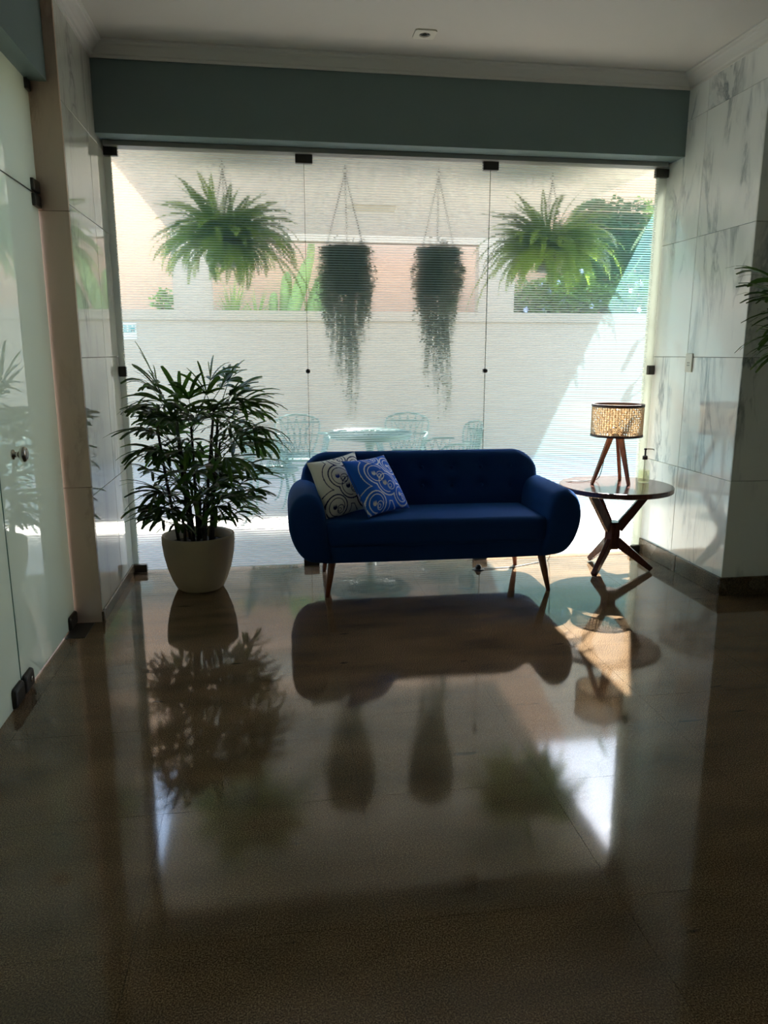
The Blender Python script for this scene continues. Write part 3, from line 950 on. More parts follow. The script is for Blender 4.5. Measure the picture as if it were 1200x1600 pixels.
# ------------------------------------------------------------------ soap dispenser bottle
bt = empty('soap_dispenser', (2.320, 4.395, TH)); tag(bt, 'clear pump bottle of pale liquid soap on the side table', 'bottle')
MB().lathe([(.030, .0005), (.036, .004), (.037, .02), (.037, .105), (.034, .118), (.022, .135), (.014, .144), (.0135, .152)], 28, cap1=False).build('bottle', M_BOTTLE, bt, smooth=True)
MB().lathe([(.029, .003), (.0335, .006), (.0345, .02), (.0345, .078), (.0340, .079)], 28).build('liquid_soap', M_SOAP, bt, smooth=False)
pm = MB().lathe([(.0155, .146), (.0155, .168), (.010, .171), (.005, .173), (.005, .205), (.009, .207), (.009, .216), (.004, .218)], 20).build('pump_collar', M_BLACK, bt)
MB().tube([(0, 0, .212), (.02, -.006, .214), (.045, -.013, .212), (.050, -.0145, .206)], [.0045, .004, .0035, .003], 8).build('nozzle', M_PLASTIC, pm, smooth=True)
MB().tube([(0, 0, .146), (0, .002, .07), (.004, .004, .01)], .0022, 6).build('dip_tube', M_PLASTIC, pm, smooth=True)

# ------------------------------------------------------------------ lady palms
def palm_leaf(rg_, start, az, elev, pet, fl, nf, droop):
    """petiole and a fan of blunt fingers, in the plant's own coordinates"""
    mb = MB()
    d = Vector((math.cos(az) * math.cos(elev), math.sin(az) * math.cos(elev), math.sin(elev)))
    pts = []
    p = Vector(start)
    dd = d.copy()
    for k in range(5):
        pts.append(p.copy())
        p = p + dd * (pet / 4)
        dd = (dd + Vector((0, 0, -.06 * droop))).normalized()
    mb.tube(pts, [.0035, .003, .0027, .0024, .002], 5)
    tip = pts[-1]
    fwd = dd
    side = fwd.cross(Vector((0, 0, 1)))
    side = side.normalized() if side.length > .05 else Vector((1, 0, 0))
    upv = side.cross(fwd).normalized()
    spread = R(rg_.uniform(45, 85))
    for k in range(nf):
        t = (k / (nf - 1) - .5) * 2 if nf > 1 else 0
        ang = t * spread + rg_.uniform(-.14, .14)
        fd = (fwd * math.cos(ang) + side * math.sin(ang) + upv * rg_.uniform(-.05, .22)).normalized()
        L = fl * (1 - .25 * abs(t)) * rg_.uniform(.7, 1.2)
        w = rg_.uniform(.016, .029)
        wd = fd.cross(upv)
        wd = (wd + upv * rg_.uniform(-.5, .5)).normalized()
        q = tip.copy(); dv = fd.copy()
        prev = None
        ns = 6
        for s in range(ns + 1):
            u = s / ns
            ww = w * (.25 + .75 * min(1, u * 3.2)) * (1 if u < .8 else 1 - .45 * (u - .8) / .2) * .5
            fold = upv * (-.15 * ww)
            a, c, b = q + wd * ww + fold * -1, q.copy(), q - wd * ww + fold * -1
            if prev:
                i = len(mb.v)
                mb.v += [tuple(x) for x in (*prev, a, c, b)]
                mb.f += [(i, i + 1, i + 4, i + 3), (i + 1, i + 2, i + 5, i + 4)]
            prev = (a, c, b)
            q = q + dv * (L / ns)
            dv = (dv + Vector((0, 0, -1)) * (.10 + .16 * u) * droop).normalized()
    return mb
def lady_palm(name, label, loc, seed, n_stem, h_rng, leaves, reach, zmin=.42, xlim=None, ylim=None, hero=()):
    rg_ = random.Random(seed)
    root = empty(name, loc); tag(root, label, 'potted plant')
    PH, PR = .325, .205
    prof = [(.120, .0005), (.135, .012), (.158, .06), (.182, .13), (.199, .21), (.206, .28), (.206, PH - .012), (.203, PH - .003), (.196, PH), (.188, PH - .003), (.185, PH - .012), (.183, .25)]
    MB().lathe(prof, 48, cap1=False).build('pot', M_POT, root, smooth=True)
    MB().lathe([(.184, .262), (.12, .272), (.05, .276), (.01, .277)], 32).build('soil', M_SOIL, root, smooth=True)
    stems = []
    for k in range(n_stem):
        a = 2 * math.pi * k / n_stem + rg_.uniform(-.3, .3)
        r0 = rg_.uniform(.02, .11)
        h = rg_.uniform(*h_rng)
        lean = rg_.uniform(.03, .17) * (h / 1.0)
        b0 = Vector((r0 * math.cos(a), r0 * math.sin(a), .25))
        b1 = b0 + Vector((lean * math.cos(a), lean * math.sin(a), h))
        mid = (b0 + b1) / 2 + Vector((rg_.uniform(-.012, .012), rg_.uniform(-.012, .012), 0))
        MB().tube(catmull([b0, mid, b1], 5, closed=False), [.0105 - .0035 * i / 10 for i in range(11)], 7).build('stem', M_CANESTEM, root, smooth=True)
        stems.append((b0, b1, a))
    made = tries = 0
    while made < leaves and tries < leaves * 12:
        tries += 1
        b0, b1, a = stems[tries % len(stems)]
        t = rg_.uniform(.15, 1.0) ** .8
        if rg_.random() < .35: t = rg_.uniform(.88, 1.0)
        s = b0 + (b1 - b0) * t
        az = a + rg_.gauss(0, .9)
        elev = rg_.uniform(.15, .9) if t < .9 else rg_.uniform(.3, 1.25)
        pet = rg_.uniform(.10, .24) * reach
        fl_ = rg_.uniform(.17, .29) * reach
        tipx = s.x + math.cos(az) * math.cos(elev) * (pet + fl_ * .9)
        tipy = s.y + math.sin(az) * math.cos(elev) * (pet + fl_ * .9)
        if s.z < zmin: continue
        if xlim and not (xlim[0] < tipx < xlim[1]): continue
        if ylim and not (ylim[0] < tipy < ylim[1]): continue
        palm_leaf(rg_, s, az, elev, pet, fl_, rg_.randint(5, 9), rg_.uniform(.7, 1.5)).build('leaf', M_PALM, root)
        made += 1
    for st, az, el, pet, fl_, nf, dr_ in hero:
        palm_leaf(rg_, st, R(az), R(el), pet, fl_, nf, dr_).build('leaf', M_PALM, root)
    return root
lady_palm('potted_palm', 'bushy dark green lady palm in a round taupe pot by the glazing', (-0.440, 4.335, 0), 11, 14, (.22, .82), 112, 1.0, zmin=.37, xlim=(-.37, .54), ylim=(-.48, .30),
          hero=[((-.10, -.03, 1.02), 175, 62, .12, .21, 7, .7), ((-.06, 0, 1.0), 100, 75, .10, .22, 5, .5), ((.08, 0, 1.02), 20, 60, .16, .20, 6, 1.3), ((.10, .02, .98), 5, 35, .17, .22, 7, 1.4),
                ((-.12, -.02, .86), 190, 40, .09, .17, 7, 1.3), ((-.10, -.06, .80), 210, 30, .10, .17, 7, 1.5), ((.14, -.03, .86), -8, 28, .22, .24, 9, 1.7), ((.12, .03, .90), 12, 35, .20, .22, 8, 1.5), ((0, -.05, 1.0), -90, 60, .12, .2, 6, 1.0),
                ((-.12, -.05, 1.06), 178, 66, .13, .24, 6, .5), ((.06, 0, 1.06), 40, 68, .15, .22, 6, 1.1), ((.16, -.02, .78), -5, 30, .20, .26, 8, 1.6),
                ((-.08, -.06, .36), 205, 38, .13, .20, 7, 1.2), ((-.04, -.09, .35), 250, 40, .12, .20, 7, 1.2), ((.05, -.09, .35), -60, 42, .13, .21, 7, 1.2), ((.09, -.05, .38), -20, 35, .14, .21, 7, 1.2), ((.10, .03, .40), 10, 40, .14, .22, 7, 1.1), ((-.07, .02, .42), 175, 48, .11, .19, 7, 1.1), ((0, -.07, .45), -95, 55, .12, .2, 7, 1.1), ((.03, -.05, .5), -50, 50, .12, .2, 7, 1.1)])
lady_palm('potted_palm', 'lady palm at the right edge with only a few leaf tips in view', (2.545, 3.0, 0), 5, 7, (.95, 1.35), 34, 1.05, zmin=1.2, xlim=(-.58, .6), ylim=(-.5, .55),
          hero=[((-.16, -.02, 1.46), 183, 25, .16, .26, 7, .9), ((-.15, -.03, 1.33), 190, 20, .16, .24, 5, 1.4)])

# ------------------------------------------------------------------ hanging ferns
def frond_mesh(seed, L, e0, e1, npair, lw, mat, twist=0.0, power=1.0):
    """a frond leaving the origin along +x; e0/e1 start and end elevation in degrees"""
    rg_ = random.Random(seed)
    mb = MB()
    pts = []; dirs = []
    p = Vector((0, 0, 0)); n = 22
    for k in range(n + 1):
        t = (k / n) ** power
        e = R(e0 + (e1 - e0) * t)
        d = Vector((math.cos(e), .10 * math.sin(twist + 2 * t), math.sin(e))).normalized()
        pts.append(p.copy()); dirs.append(d)
        p = p + d * (L / n)
    mb.tube(pts, [.0018 * (1 - .7 * k / n) for k in range(n + 1)], 4)
    for k in range(npair):
        t = .06 + .94 * (k + .5) / npair
        f = t * n; i = min(n - 1, int(f)); fr = f - i
        c = pts[i].lerp(pts[i + 1], fr); d = dirs[i]
        side = d.cross(Vector((0, 0, 1))); side = side.normalized() if side.length > .05 else Vector((0, 1, 0))
        up = side.cross(d).normalized()
        ll = lw * (math.sin(math.pi * min(1, t * 1.02) ** .75) ** .6 * .92 + .08) * rg_.uniform(.85, 1.1)
        wv = L / npair * .6
        for s in (-1, 1):
            tip = c + (side * s + d * .35 + up * rg_.uniform(-.35, .15)).normalized() * ll
            m_ = c.lerp(tip, .45)
            i0 = len(mb.v)
            mb.v += [tuple(c), tuple(m_ + d * wv), tuple(tip), tuple(m_ - d * wv)]
            mb.f.append((i0, i0 + 1, i0 + 2, i0 + 3))
    o = mb.build('frond_template', mat)
    me = o.data
    bpy.data.objects.remove(o)
    return me
FR = [frond_mesh(1, .46, 82, 30, 44, .038, M_FERN), frond_mesh(2, .50, 62, -45, 46, .042, M_FERN, 1), frond_mesh(3, .50, 40, -75, 46, .042, M_FERN, 2),
      frond_mesh(4, .42, 15, -88, 42, .040, M_FERN, 3), frond_mesh(5, .55, 45, -85, 50, .038, M_FERN, 4), frond_mesh(6, .46, 76, 5, 42, .036, M_FERN, 5), frond_mesh(7, .74, 20, -86, 66, .040, M_FERN, 1.5, .7), frond_mesh(8, .32, 0, -88, 34, .038, M_FERN, 2.5, .6), frond_mesh(9, .50, 58, -40, 46, .040, M_FERN, .5, 1.4)]
def chain(p0, p1, parent, name='chain', link=.022, r=.0014):
    mb = MB()
    p0, p1 = Vector(p0), Vector(p1)
    L = (p1 - p0).length; n = max(2, int(L / (link * .78)))
    d = (p1 - p0).normalized()
    a = d.cross(Vector((0.3, 1, .1))).normalized(); b = d.cross(a)
    for k in range(n):
        c = p0.lerp(p1, (k + .5) / n)
        s = a if k % 2 else b
        pts = [c + d * (link / 2 * math.cos(q * math.pi / 4)) + s * (link * .26 * math.sin(q * math.pi / 4)) for q in range(9)]
        mb.tube(pts, r, 4, cap=False)
    return mb.build(name, M_CHAIN, parent)
def hook(parent, zt):
    mb = MB()
    mb.tube([(0, 0, zt), (0, 0, zt - .022)], .0022, 6)
    mb.tube([(0.014 * math.sin(q * math.pi / 6), 0, zt - .036 + .014 * math.cos(q * math.pi / 6)) for q in range(13)], .0016, 6)
    return mb.build('hook_ring', M_CHAIN, parent, smooth=True)
def hanging_fern(label, x, y, zpot, seed, n, extra):
    rg_ = random.Random(seed)
    root = empty('hanging_fern', (x, y, zpot)); tag(root, label, 'hanging plant', 'planters hanging under the patio canopy')
    MB().lathe([(.072, 0), (.080, .004), (.105, .10), (.112, .128), (.112, .135), (.104, .135), (.100, .12)], 28, cap1=False).build('pot', M_HANGPOT, root, smooth=True)
    MB().lathe([(.100, .115), (.04, .128), (.01, .13)], 20).build('soil', M_SOIL, root)
    top = CAN_Z - zpot
    hook(root, top)
    for k in range(3):
        a = R(90 + 120 * k)
        chain((.108 * math.cos(a), .108 * math.sin(a), .13), (0, 0, top - .05), root)
    for k in range(n):
        ring = rg_.random()
        i = 0 if ring < .06 else 5 if ring < .15 else 1 if ring < .34 else 8 if ring < .46 else 2 if ring < .62 else 4 if ring < .72 else 3 if ring < .84 else 7
        az = rg_.uniform(0, 2 * math.pi)
        rr = {0: .02, 5: .03, 1: .05, 8: .05, 2: .07, 4: .08, 3: .09, 7: .10}[i]
        s = rg_.uniform(.55, 1.08)
        share('frond', FR[i], root, (rr * math.cos(az), rr * math.sin(az), .125), (rg_.uniform(-.5, .5), rg_.uniform(-.35, .3), az), (s, s, s))
    for i, az, s, tilt in extra:
        share('frond', FR[i], root, (.06 * math.cos(az), .06 * math.sin(az), .125), (0, tilt, az), (s, s, s))
    return root
hanging_fern('full green fern hanging above the potted palm', -0.262, 5.2, 1.90, 3, 230, [(6, R(-8), 1.05, 0), (6, R(-2), 1.0, .08), (6, R(-15), .98, .05), (4, R(-5), 1.1, 0), (0, R(170), 1.0, 0), (0, R(15), 1.0, 0), (6, R(-28), .8, 0), (0, R(200), 1.05, 0), (5, R(185), 1.1, .2)])
hanging_fern('full green fern hanging at the right by the garden view', 1.93, 5.2, 1.895, 8, 230, [(5, R(178), 1.2, R(14)), (5, R(186), 1.1, R(10)), (6, R(172), 1.05, 0), (6, R(180), .98, .05), (4, R(176), 1.1, 0), (0, R(10), 1.0, 0), (0, R(190), 1.0, 0)])

# ------------------------------------------------------------------ hanging trailing planters
def strand_mesh(seed, L, spread):
    rg_ = random.Random(seed)
    mb = MB()
    n = 16
    pts = []
    x = y = 0
    for k in range(n + 1):
        t = k / n
        x = spread * math.sin(math.pi * .5 * min(1, t * 3)) + .010 * math.sin(t * 9 + seed)
        y = .010 * math.sin(t * 7 + seed * 2)
        z = .02 * math.sin(min(1, t * 6) * math.pi) - L * max(0, t - .02)
        pts.append(Vector((x, y, z)))
    mb.tube(pts, .0011, 3)
    m = int(L / .0115)
    for k in range(m):
        t = (k + rg_.random()) / m
        f = t * n; i = min(n - 1, int(f)); c = pts[i].lerp(pts[i + 1], f - i)
        a = rg_.uniform(0, 6.283)
        ll = rg_.uniform(.013, .027) * (1.35 if L < .5 else 1)
        d = Vector((math.cos(a), math.sin(a), rg_.uniform(-.9, .3))).normalized()
        s = d.cross(Vector((0, 0, 1))).normalized() * ll * .34
        mm = c + d * ll * .6
        i0 = len(mb.v)
        mb.v += [tuple(c), tuple(mm + s), tuple(c + d * ll), tuple(mm - s)]
        mb.f.append((i0, i0 + 1, i0 + 2, i0 + 3))
    o = mb.build('strand_template', M_STRING)
    me = o.data; bpy.data.objects.remove(o)
    return me
ST = [strand_mesh(20 + k, L, sp) for k, (L, sp) in enumerate([(.35, .03), (.45, .028), (.55, .02), (.65, .012), (.75, .006), (.9, .0), (1.12, .0), (.25, .04)])]
def trailing(label, x, y, seed, zt, rad, lens, tail):
    rg_ = random.Random(seed)
    root = empty('trailing_planter', (x, y, zt)); tag(root, label, 'hanging plant', 'planters hanging under the patio canopy')
    MB().lathe([(.05, -.30), (.07, -.295), (rad * .80, -.12), (rad * .92, -.03), (rad * .93, -.004), (rad * .86, -.002), (rad * .84, -.02)], 28, cap1=False).build('pot', M_HANGPOT, root, smooth=True)
    MB().lathe([(rad * .84, -.02), (.05, -.008), (.01, -.006)], 20).build('soil', M_SOIL, root)
    top = CAN_Z - zt
    hook(root, top)
    for k in range(3):
        a = R(80 + 120 * k)
        chain((rad * .88 * math.cos(a), rad * .88 * math.sin(a), -.004), (0, 0, top - .05), root)
    for k in range(lens):
        az = rg_.uniform(0, 6.283)
        q = rg_.random()
        i = rg_.choice([7, 0, 0, 1, 1, 2, 2, 3, 3, 4, 5])
        rr = rad * {7: .92, 0: .90, 1: .86, 2: .72, 3: .58, 4: .44, 5: .28}[i] * rg_.uniform(.82, 1.06)
        s = rg_.uniform(.85, 1.1)
        share('strand', ST[i], root, (rr * math.cos(az), rr * math.sin(az), -.002 if i in (7, 0, 1) else -.03), (rg_.uniform(-.05, .05), rg_.uniform(-.05, .05), az), (1, 1, s))
    for k in range(9):
        az = rg_.uniform(0, 6.283)
        share('strand', ST[6], root, (.035 * math.cos(az) + tail, .03 * math.sin(az), -.04), (rg_.uniform(-.02, .02), rg_.uniform(-.02, .02), az), (1, 1, rg_.uniform(.82, 1.03)))
    for k in range(16):
        az = rg_.uniform(0, 6.283); rr = rad * rg_.uniform(.1, .8)
        share('strand', ST[7], root, (rr * math.cos(az), rr * math.sin(az), .0), (R(180), 0, az), (.5, .5, rg_.uniform(.12, .28)))
    return root
trailing('long trailing planter hanging left of centre, the wider one', 0.520, 5.2, 4, 2.03, .158, 250, .02)
trailing('long trailing planter hanging right of centre, the slimmer one', 1.143, 5.2, 9, 2.035, .138, 230, .05)

# ------------------------------------------------------------------ patio furniture
def lattice_ring(mb, pts, r, seg=5):
    mb.tube(list(pts) + [pts[0]], r, seg, cap=False)
def chair_parts(root):
    # seat: round rim with cast lattice
    SR_, SZ = .205, .43
    mb = MB()
    lattice_ring(mb, [(SR_ * math.cos(a * math.pi / 16), SR_ * math.sin(a * math.pi / 16), SZ) for a in range(32)], .011, 6)
    for k in range(-4, 5):
        c = k * .046
        h = math.sqrt(max(0, SR_ ** 2 - c * c))
        for s in (1, -1):
            q = [(t * h, c) for t in (-1, 1)]
            ca, sa = math.cos(R(45 * s)), math.sin(R(45 * s))
            mb.tube([(x * ca - y * sa, x * sa + y * ca, SZ) for x, y in q], .0055, 5)
    for k in range(12):
        a = 2 * math.pi * k / 12
        lattice_ring(mb, [(.155 * math.cos(a) + .032 * math.cos(b * math.pi / 4), .155 * math.sin(a) + .032 * math.sin(b * math.pi / 4), SZ) for b in range(8)], .005, 4)
    mb.build('seat', M_MINT, root)
    # back: fan of ribs inside a scalloped arch (faces -y; the back is at +y)
    mb = MB()
    arch = []
    def back_pt(x, z):
        # wraps around the sitter, leaning back
        return (x, .19 - .42 * x * x * 2.2 + (z - SZ) * .16, z)
    out = [(-.13, SZ + .01), (-.175, SZ + .13), (-.205, SZ + .24), (-.195, SZ + .31), (-.15, SZ + .335), (-.10, SZ + .352), (-.05, SZ + .358), (0, SZ + .365), (.05, SZ + .358), (.10, SZ + .352), (.15, SZ + .335), (.195, SZ + .31), (.205, SZ + .24), (.175, SZ + .13), (.13, SZ + .01)]
    mb.tube([back_pt(x, z) for x, z in [(q.x, q.z) for q in catmull([(a, 0, b) for a, b in out], 3, closed=False)]], .009, 6)
    mb.tube([back_pt(x, SZ + .015) for x in (-.13, -.06, 0, .06, .13)], .008, 5)
    mb.tube([back_pt(x, SZ + .175) for x in (-.185, -.1, 0, .1, .185)], .006, 5)
    mb.tube([back_pt(x, SZ + .29) for x in (-.20, -.1, 0, .1, .20)], .005, 5)
    for k in range(5):
        x0 = -.10 + .05 * k; x1 = -.16 + .08 * k
        mb.tube([back_pt(x0, SZ + .015), back_pt(x0 + .035, SZ + .175), back_pt(x1, SZ + .345)], .0055, 5)
        mb.tube([back_pt(x0, SZ + .015), back_pt(x0 - .035, SZ + .175), back_pt(x1, SZ + .345)], .0055, 5)
    mb.build('backrest', M_MINT, root)
    for s in (-1, 1):
        mb = MB()
        mb.tube(catmull([(s * .175, .10, SZ + .20), (s * .225, .02, SZ + .205), (s * .235, -.08, SZ + .195), (s * .215, -.15, SZ + .15), (s * .185, -.12, SZ + .01)], 5, closed=False), .0085, 6)
        for (ya, yb) in ((.08, .02), (.02, .08), (.01, -.05), (-.05, .01), (-.06, -.11), (-.11, -.06)):
            mb.tube([(s * .19, ya, SZ + .005), (s * .225, yb, SZ + .195)], .005, 4)
        mb.build('armrest', M_MINT, root)
    for sx in (-1, 1):
        for sy in (-1, 1):
            mb = MB()
            mb.tube(catmull([(sx * .14, sy * .13, SZ - .005), (sx * .165, sy * .155, SZ - .14), (sx * .165, sy * .16, .17), (sx * .195, sy * .185, .05), (sx * .225, sy * .215, .008)], 5, closed=False), [.013 - .0003 * k for k in range(21)], 6)
            mb.build('leg', M_MINT, root)
    mb = MB()
    lattice_ring(mb, [(.145 * math.cos(a * math.pi / 8), .145 * math.sin(a * math.pi / 8), SZ - .05) for a in range(16)], .007, 5)
    mb.build('apron', M_MINT, root)
CH = [('mint cast metal garden chair at the left side of the patio table', -0.005, 6.02, -70),
      ('mint cast metal garden chair behind the patio table on the left', 0.26, 6.72, 5),
      ('mint cast metal garden chair behind the patio table on the right', 1.185, 6.78, -10),
      ('mint cast metal garden chair at the right side of the patio table, side on', 1.46, 6.05, -100)]
proto = None
for lab_, x, y, a in CH:
    # the back (+y side of the model) turns away from the table
    rz = {0: R(80), 1: R(8), 2: R(-22), 3: R(-84)}[CH.index((lab_, x, y, a))]
    c = empty('garden_chair', (x, y, 0), rz)
    tag(c, lab_, 'chair', 'garden chairs around the patio table')
    if proto is None:
        chair_parts(c); proto = c
    else:
        for ch in list(proto.children):
            k = ch.copy(); COL.objects.link(k); k.parent = c
gt = empty('garden_table', (.815, 6.25, 0)); tag(gt, 'round mint cast metal patio table behind the sofa', 'table')
mb = MB(); TZ = .685
for r in (.345, .25, .12):
    lattice_ring(mb, [(r * math.cos(a * math.pi / 20), r * math.sin(a * math.pi / 20), TZ) for a in range(40)], .012 if r > .3 else .008, 6)
for k in range(28):
    a = 2 * math.pi * k / 28
    mb.tube([(.02 * math.cos(a), .02 * math.sin(a), TZ), (.345 * math.cos(a + .12), .345 * math.sin(a + .12), TZ)], .006, 4)
    mb.tube([(.25 * math.cos(a), .25 * math.sin(a), TZ), (.345 * math.cos(a - .2), .345 * math.sin(a - .2), TZ)], .006, 4)
mb.lathe([(.05, TZ - .006), (.05, TZ + .006)], 16)
mb.build('table_top', M_MINT, gt)
mb = MB()
mb.rings([[(.335 * math.cos(a * math.pi / 20), .335 * math.sin(a * math.pi / 20), z) for a in range(40)] for z in (TZ - .035, TZ - .005)], False, False)
mb.build('apron', M_MINT, gt)
MB().lathe([(.035, .25), (.03, .35), (.045, .45), (.03, .55), (.06, TZ - .02), (.20, TZ - .012)], 16).build('pedestal', M_MINT, gt, smooth=True)
lgm = None
for k in range(4):
    a = R(20 + 90 * k)
    if lgm is None:
        o = MB().tube(catmull([(.02, 0, .36), (.10, 0, .30), (.13, 0, .16), (.22, 0, .05), (.27, 0, .010)], 5, closed=False), .016, 6).build('leg', M_MINT, gt, smooth=True); lgm = o.data
        o.rotation_euler = (0, 0, a)
    else:
        share('leg', lgm, gt, rot=(0, 0, a))

# ------------------------------------------------------------------ garden plants behind the wall
BZ = 1.72
def cactus(x, y):
    root = empty('cactus', (x, y, BZ)); tag(root, 'tall pale green column cactus behind the garden wall', 'cactus')
    def col(p0, p1, r):
        n = 10; p0, p1 = Vector(p0), Vector(p1)
        rg = []
        ax = (p1 - p0)
        for k in range(n + 1):
            t = k / n
            rr = r * (math.sin(math.pi * (.12 + .80 * t)) ** .35) * (1 if t < .93 else .55)
            c = p0 + ax * t
            rg.append([(c.x + rr * (1 + .13 * math.cos(q * math.pi)) * math.cos(q * math.pi / 6), c.y + rr * (1 + .13 * math.cos(q * math.pi)) * math.sin(q * math.pi / 6), c.z) for q in range(12)])
        MB().rings(rg).build('stem', M_CACTUS, root, smooth=True)
    for a in (((-.30, 0, 0), (-.27, 0, .40), .055), ((-.14, .06, 0), (-.09, .06, .66), .07), ((-.08, -.06, 0), (.20, -.06, .84), .085), ((.20, -.05, .70), (.235, -.05, 1.06), .045), ((.16, .02, 0), (.40, .02, .66), .09), ((.34, .08, 0), (.38, .08, .40), .06)):
        col(*a)
cactus(.35, 10.3)
def blade_rosette(label, x, y, seed, n, L, w, name='agave'):
    rg_ = random.Random(seed)
    root = empty(name, (x, y, BZ)); tag(root, label, 'plant', 'spiky plants behind the garden wall')
    for k in range(n):
        a = rg_.uniform(0, 6.283); e = rg_.uniform(.5, 1.45)
        d = Vector((math.cos(a) * math.cos(e), math.sin(a) * math.cos(e), math.sin(e)))
        s = Vector((-math.sin(a), math.cos(a), 0))
        ll = L * rg_.uniform(.7, 1.1)
        mb = MB(); p = Vector((0, 0, 0)); prev = None
        for q in range(6):
            t = q / 5; ww = w * (1 - t) ** .6 * (.6 + .4 * math.sin(math.pi * min(1, t * 1.5)))
            cur = (p + s * ww, p - d.cross(s) * ww * .3, p - s * ww)
            if prev:
                i = len(mb.v); mb.v += [tuple(v_) for v_ in (*prev, *cur)]
                mb.f += [(i, i + 1, i + 4, i + 3), (i + 1, i + 2, i + 5, i + 4)]
            prev = cur; p = p + d * ll / 5; d = (d + Vector((0, 0, -.06))).normalized()
        mb.build('blade', M_AGAVE, root)
blade_rosette('spiky bright green rosette behind the wall under the left fern', -.45, 10.2, 1, 34, .60, .028)
blade_rosette('small spiky green rosette between the left fern and the cactus', -.14, 10.05, 2, 18, .45, .026)
def shrub(name, label, cen, rad, n, leaf, mat, seed, flowers=0, cat='shrub', zb=None):
    rg_ = random.Random(seed)
    zb = BZ if zb is None else zb
    root = empty(name, (cen[0], cen[1], zb)); tag(root, label, cat)
    mb = MB()
    def pt():
        while True:
            q = Vector((rg_.uniform(-1, 1), rg_.uniform(-1, 1), rg_.uniform(-1, 1)))
            if .25 < q.length < 1: 
                b = 1 + .22 * math.sin(q.x * 6 + seed) * math.cos(q.z * 5)
                return Vector((q.x * rad[0] * b, q.y * rad[1] * b, q.z * rad[2] * b + cen[2] - zb))
    for k in range(n):
        c = pt(); a = rg_.uniform(0, 6.283)
        d = Vector((math.cos(a), math.sin(a), rg_.uniform(-.6, .8))).normalized() * leaf * rg_.uniform(.7, 1.3)
        s = d.cross(Vector((rg_.uniform(-1, 1), rg_.uniform(-1, 1), 1))).normalized() * leaf * .33
        i = len(mb.v)
        mb.v += [tuple(c), tuple(c + d * .5 + s), tuple(c + d), tuple(c + d * .5 - s)]
        mb.f.append((i, i + 1, i + 2, i + 3))
    f = mb.build('foliage', mat, root); f['kind'] = 'stuff'
    m2 = MB()
    for k in range(5):
        a = 2 * math.pi * k / 5
        m2.tube([(.03 * math.cos(a), .03 * math.sin(a), 0), (rad[0] * .3 * math.cos(a), rad[1] * .3 * math.sin(a), max(.1, cen[2] - zb)), (rad[0] * .6 * math.cos(a), rad[1] * .6 * math.sin(a), max(.15, cen[2] - zb + rad[2] * .5))], [.018, .012, .006], 5)
    m2.build('branches', M_CANESTEM, root)
    for k in range(flowers):
        c = pt(); c.y = -abs(c.y) - .02
        m3 = MB()
        for q in range(5):
            a = 2 * math.pi * q / 5
            d = Vector((math.cos(a), -.3, math.sin(a))) * .04
            s = Vector((-math.sin(a), 0, math.cos(a))) * .02
            m3.quad(c, c + d * .6 + s, c + d, c + d * .6 - s)
        m3.build('flower', M_FLOWER, root)
    return root
shrub('flowering_shrub', 'sunlit green shrub with pale blue flowers behind the wall, left one', (3.55, 10.15, 2.02), (.42, .24, .30), 2600, .055, M_HEDGE, 3, 9)
shrub('flowering_shrub', 'tall sunlit yellow green shrub with pale blue flowers behind the wall', (4.15, 10.15, 2.10), (.55, .24, .36), 3600, .06, M_HEDGE, 4, 12)
shrub('flowering_shrub', 'green flowering shrub behind the wall nearest the right reveal', (4.95, 10.15, 2.05), (.5, .24, .36), 2800, .06, M_HEDGE, 5, 6)
shrub('small_shrub', 'small leafy shrub behind the wall left of the pillar', (-1.30, 10.2, 1.98), (.16, .15, .16), 260, .07, M_AGAVE, 6)
shrub('dark_tree', 'dense dark green tree behind the garden wall on the right', (4.80, 10.55, 2.85), (.80, .28, .60), 7000, .08, M_DARKTREE, 7, cat='tree')
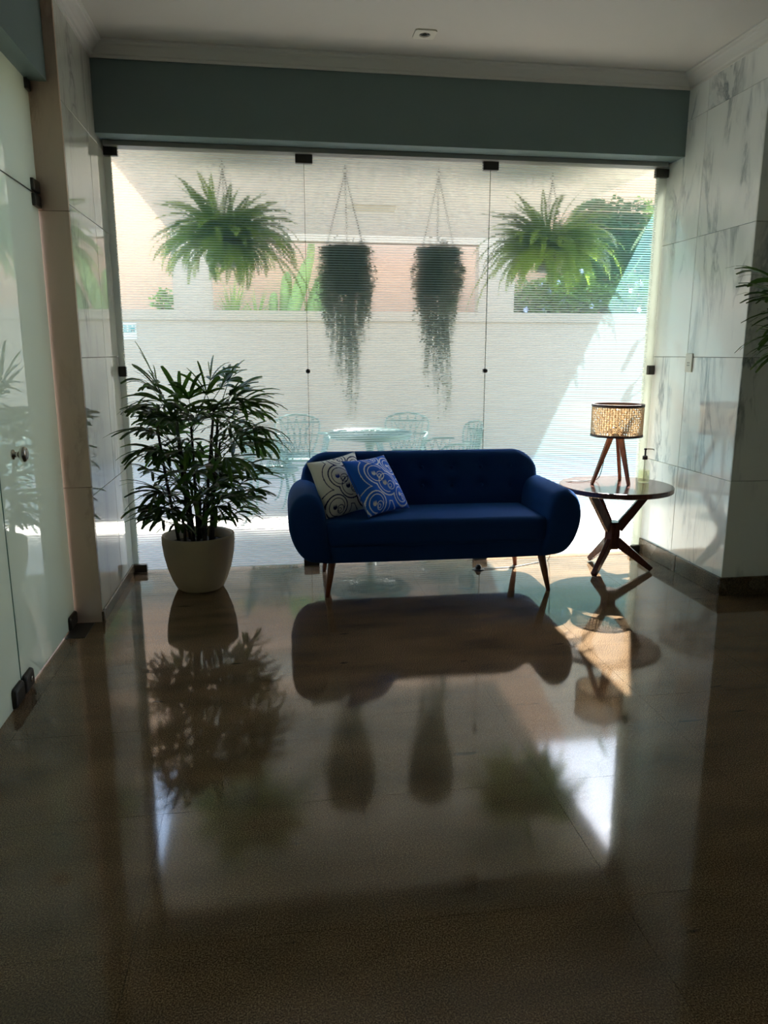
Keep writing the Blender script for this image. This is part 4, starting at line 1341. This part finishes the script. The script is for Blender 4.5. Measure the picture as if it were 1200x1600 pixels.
# broad palm on the right of the garden
PF = [frond_mesh(30, 1.35, 60, -25, 34, .42, M_AGAVE, 0), frond_mesh(31, 1.25, 45, -55, 34, .40, M_AGAVE, 2), frond_mesh(32, 1.2, 75, 5, 32, .38, M_AGAVE, 3)]
pt_ = empty('palm_tree', (5.55, 10.25, 0)); tag(pt_, 'feathery palm tree at the right end of the garden', 'tree')
MB().tube([(0, 0, 1.70), (.02, 0, 2.3), (.0, 0, 2.85)], [.08, .065, .055], 10).build('trunk', M_CANESTEM, pt_, smooth=True)
for k in range(11):
    az = 2 * math.pi * k / 11 + .2
    share('frond', PF[k % 3], pt_, (.03 * math.cos(az), .03 * math.sin(az), 2.84), (rnd.uniform(-.2, .2), 0, az), (.62, .62, .8))
# broad-leaved plant just outside, right of the glazing; it throws leaf shadows on the film
bp_ = empty('broad_leaf_plant', (2.93, 5.50, 0)); tag(bp_, 'tall broad-leaved plant outside hidden past the right marble wall', 'plant')
MB().tube([(0, 0, 0), (.02, .02, 1.0), (-.01, 0, 2.4)], [.03, .025, .015], 8).build('stem', M_CANESTEM, bp_, smooth=True)
for k, (dx, dy, dz, L, W_) in enumerate([(-.17, -.02, 1.98, .22, .075), (-.15, .04, 1.78, .20, .06), (-.20, -.06, 1.60, .16, .05), (.12, .1, 1.9, .25, .09), (.15, -.1, 1.7, .25, .09)]):
    mb = MB()
    d = Vector((dx, dy, 0)).normalized()
    dz += .27; c = Vector((0, 0, dz + .10)); p1 = Vector((dx, dy, dz))
    mb.tube([c, (c + p1) / 2 + Vector((0, 0, .04)), p1], .005, 5)
    dd = (d * .5 + Vector((0, 0, -.8))).normalized(); s = d.cross(Vector((0, 0, 1))).normalized()
    s = (s + Vector((.4, .2, 0))).normalized()
    prev = None
    for q in range(9):
        t = q / 8; w = W_ * math.sin(math.pi * (.06 + .94 * t)) ** .7
        cc = p1 + dd * L * t
        cur = (cc + s * w, cc + Vector((0, 0, .01)), cc - s * w)
        if prev:
            i = len(mb.v); mb.v += [tuple(v_) for v_ in (*prev, *cur)]
            mb.f += [(i, i + 1, i + 4, i + 3), (i + 1, i + 2, i + 5, i + 4)]
        prev = cur
    mb.build('leaf', M_DARKTREE, bp_)
